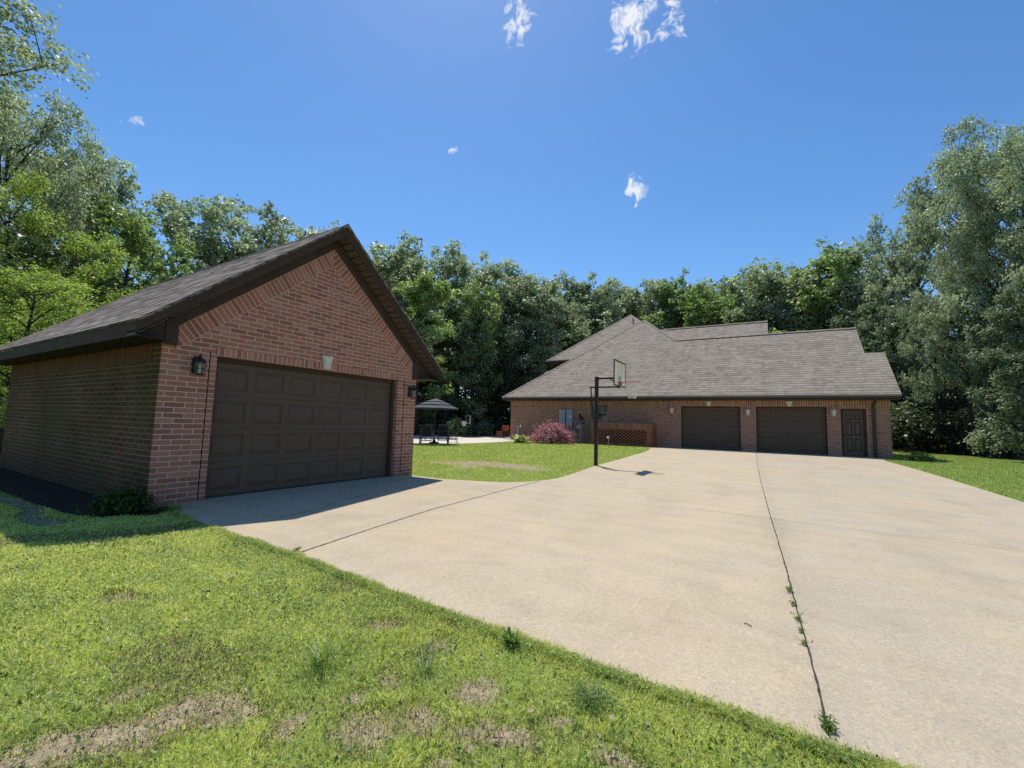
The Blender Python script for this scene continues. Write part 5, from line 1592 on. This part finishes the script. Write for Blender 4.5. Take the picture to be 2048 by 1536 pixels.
def grass_colour(x, y, r_, n):
    pal = np.array([(.400, .455, .110), (.480, .520, .135), (.300, .375, .105), (.540, .560, .185), (.66, .60, .36)])
    t = vnoise(x, y, .9, 31); u = vnoise(x, y, 4.0, 32)
    c = pal[0] * (1 - t[:, None]) + pal[1] * t[:, None]
    c = c * (1 - .55 * (u[:, None] > .58)) + pal[2] * .55 * (u[:, None] > .58)
    k = r_.random(n)
    c = np.where((k < .12)[:, None], pal[3], c)
    c = np.where((k > .925)[:, None], pal[4], c)
    return np.clip(c * 1.18 * r_.uniform(.7, 1.25, n)[:, None], 0, .85)


def lawn_ok(x, y, pad=0.0):
    ok = ~in_poly(x, y, DRIVE) & ~in_poly(x, y, PATIO) & ~in_poly(x, y, MULCH) & ~in_poly(x, y, WOODS)
    ok &= ~((x < GX) & (x > XB - .1) & (y > YL - .05) & (y < YR + .02))
    ok &= ~((x > HL - .1) & (x < HR + .1) & (y > 29.4))
    return ok


# near lawn, dense
n = 620000
x = rng.uniform(-9.5, 1.2, n); y = rng.uniform(.45, 2.95, n)
d = np.hypot(x, y); keep = rng.random(n) < np.clip(2.6 / d, .25, 1) ** 1.1
vis = np.array(CF)[:2]
fwd = x * CF.x + y * CF.y; rgt = x * CR.x + y * CR.y
keep &= (fwd > 1.15) & (np.abs(rgt) < fwd * 1.5)
keep &= lawn_ok(x, y)
bb = bare_at(x, y); keep &= rng.random(n) > np.clip(bb * 1.15 - .15, 0, .85)
keep &= rng.random(n) > np.clip((vnoise(x, y, 1.5, 35) - .42) * 1.7, 0, .6) * np.clip((x + 4.2) / 2.0, .15, 1)
x, y, bb = x[keep], y[keep], bb[keep]; n = len(x)
ht = rng.uniform(.016, .044, n) * (1.0 - .45 * bb) * (.70 + .4 * vnoise(x, y, 2.2, 33)) * (.62 + .8 * vnoise(x, y, 7.0, 34))
ed = np.clip(1 - np.abs(y - np.interp(x, [-7, -5.44, -3.87, -1.46, -.3, .41], [2.8, 2.67, 2.61, 2.42, 2.36, 2.33])) / .20, 0, 1)
ht *= 1 + .45 * ed
y = y + ed * rng.uniform(0, .03, n) + (ed > .55) * (vnoise(x, y * 0, 9.0, 51) - .35).clip(0) * .11 * rng.random(n)
wd = rng.uniform(.0024, .0050, n) * np.clip(np.hypot(x, y) / 2.6, .9, 1.8)
cc = grass_colour(x, y, rng, n)
cc = np.clip(cc * (1 - .25 * ed[:, None]) * np.array([1.32, 1.28, 1.28]), 0, .88)
dry = (rng.random(n) < .25 + bb * .4)[:, None] & (bb > .25)[:, None]
cc = np.where(dry, np.array([.27, .23, .12]) * rng.uniform(.6, 1.2, n)[:, None], cc)
g1 = blades('grass', np.stack([x, y, np.full(n, LZ - .012)], 1), ht, wd, cc, 101, 2, .95)
tag(g1, 'short weedy grass of the sunny front lawn', 'grass', kind='stuff')
# shaggy blades creeping over the edge of the slab
n = 26000
x = rng.uniform(-5.6, .9, n); ex_ = np.array([p[0] for p in DRIVE[2:13]]); ey_ = np.array([p[1] for p in DRIVE[2:13]])
y = np.interp(x, ex_, ey_) + rng.normal(-.022, .022, n) + (vnoise(x, x * 0, 6.0, 61) - .5) * .05
cc = grass_colour(x, y, rng, n) * np.array([1.0, 1.06, 1.05])
g3 = blades('grass', np.stack([x, y, np.full(n, LZ - .008)], 1), rng.uniform(.02, .055, n), rng.uniform(.003, .006, n), cc, 103, 2, .9)
tag(g3, 'ragged fringe of grass creeping over the driveway edge', 'grass', kind='stuff')
# broad-leaved weeds mixed in the near lawn
n = 26000
x = rng.uniform(-6, 1.0, n); y = rng.uniform(.5, 2.6, n)
k = lawn_ok(x, y) & (rng.random(n) < vnoise(x, y, 1.6, 41) * 1.1) & (rng.random(n) < np.clip(1.2 - bare_at(x, y), .15, 1))
x, y = x[k], y[k]; n = len(x)
P = np.stack([x, y, rng.uniform(LZ + .004, LZ + .035, n)], 1)
nr = unit(rng.normal(size=(n, 3)) * .45 + np.array([0, 0, 1.0])); L = rng.uniform(.012, .030, n)
V, idx = leaf_quads(P, nr, L, L * .5, rng)
wl = np_mesh('lawn_weeds', V, np.full(n, 4), idx, m_weed, attrs=[('rnd', 'FLOAT', 'FACE', rng.random(n))])
tag(wl, 'small broad leaves of clover and weeds among the grass', 'weeds', kind='stuff')
# side lawn and right lawn, coarser
n = 1000000
x = rng.uniform(-17, 26, n); y = rng.uniform(2.9, 45, n)
fwd = x * CF.x + y * CF.y; rgt = x * CR.x + y * CR.y
k = lawn_ok(x, y) & (np.abs(rgt) < fwd * 1.9 + 1.5) & ((x < -3.5) | (x > 4.0)) & (rng.random(n) < np.clip(14 / np.hypot(x, y), .35, 1))
k &= rng.random(n) > np.clip(bare_at(x, y) * 1.5 - .15, 0, .96)
k &= ~((x < -7.4) & (y < 7.9))
x, y = x[k], y[k]; n = len(x)
ht = rng.uniform(.035, .075, n); wd = rng.uniform(.010, .020, n) * np.clip(np.hypot(x, y) / 15, .7, 1.6)
cc = grass_colour(x, y, rng, n) * np.where(x[:, None] > 3.9, np.array([.80, .90, .80]), np.array([1.10, 1.12, 1.0]))
g2 = blades('grass', np.stack([x, y, np.full(n, LZ - .012)], 1), ht, wd, cc, 102, 1, .6)
tag(g2, 'mown grass of the lawns beside and beyond the driveway', 'grass', kind='stuff')

# ------------------------------------------------------------------ light and sky
SUN = Vector((-.347, .369, 1.0)).normalized()
sd = bpy.data.lights.new('sun', 'SUN'); sd.energy = 4.9; sd.angle = R(.53); sd.color = (1.0, .95, .87)
so_ = bpy.data.objects.new('sun', sd); col.objects.link(so_)
so_.rotation_euler = SUN.to_track_quat('Z', 'Y').to_euler()
so_.location = SUN * 60

wd_ = bpy.data.worlds.new('World'); scene.world = wd_; wd_.use_nodes = True
nt = wd_.node_tree; nt.nodes.clear(); h = N(nt)
sky = h.new('ShaderNodeTexSky', sky_type='NISHITA')
sky.sun_disc = False; sky.sun_elevation = math.asin(SUN.z); sky.sun_rotation = math.atan2(SUN.x, SUN.y)
sky.altitude = 100; sky.air_density = 1.0; sky.dust_density = .2; sky.ozone_density = 3.0
gen = h.new('ShaderNodeTexCoord').outputs['Generated']
hs = h.new('ShaderNodeHueSaturation', ins={'Saturation': 1.22, 'Value': 1.03, 'Color': sky.outputs[0]})
skyc = hs.outputs[0]
mask = None
CLOUDS = [(1035, 42, 30, 36, 1.0), (1020, 52, 22, 14, .8), (1268, 25, 40, 45, 1.2), (1245, 88, 26, 20, .8), (1275, 75, 30, 20, .7), (1340, 30, 22, 34, .9), (1345, 68, 26, 14, .8), (1435, 4, 20, 12, .8),
          (265, 243, 24, 10, .8), (1265, 377, 25, 22, 1.15), (1262, 411, 12, 6, .8), (622, 466, 22, 12, .8), (910, 300, 16, 6, .5)]
nz = h.new('ShaderNodeTexNoise', ins={'Scale': 42.0, 'Detail': 9.0, 'Roughness': .62, 'Distortion': .9, 'Vector': gen}).outputs[0]
for px, py, rx, ry, st in CLOUDS:
    d = ray(px, py).normalized()
    ax = CR.normalized(); ax = (ax - d * ax.dot(d)).normalized(); ay = d.cross(ax)
    dn = (ray(px + 1, py).normalized() - d).length
    vs = []
    for a, r_ in ((ax, rx * 1.5), (ay, ry * 1.5)):
        dp = h.new('ShaderNodeVectorMath', operation='DOT_PRODUCT'); h.set(dp.inputs[0], gen); dp.inputs[1].default_value = a
        u = h.math('DIVIDE', dp.outputs['Value'], r_ * dn); vs.append(h.math('MULTIPLY', u, u))
    fr = h.new('ShaderNodeVectorMath', operation='DOT_PRODUCT'); h.set(fr.inputs[0], gen); fr.inputs[1].default_value = d
    rad_ = h.math('SQRT', h.math('ADD', vs[0], vs[1]))
    e = h.math('MULTIPLY', h.mapr(rad_, 0.0, 1.0, 1.0, 0.0), h.math('GREATER_THAN', fr.outputs['Value'], .5))
    e = h.mapr(h.math('ADD', h.math('MULTIPLY', e, .50 * st), h.math('MULTIPLY', h.math('SUBTRACT', nz, .5), 1.9)), .18, .55, 0, .95)
    e = h.math('MULTIPLY', e, h.mapr(rad_, .75, 1.0, 1.0, 0.0))
    mask = e if mask is None else h.math('MAXIMUM', mask, e)
skyc = h.mix(mask, skyc, (6.0, 6.2, 6.5))
bg = h.new('ShaderNodeBackground', ins={'Color': skyc, 'Strength': .15})
wo = h.new('ShaderNodeOutputWorld'); nt.links.new(bg.outputs[0], wo.inputs[0])

scene.view_settings.view_transform = 'Standard'
scene.view_settings.look = 'None'
scene.view_settings.exposure = 0.0
scene.view_settings.gamma = 1.0
scene.render.engine = 'CYCLES'
scene.cycles.max_bounces = 8
scene.cycles.transparent_max_bounces = 12
scene.cycles.use_denoising = False
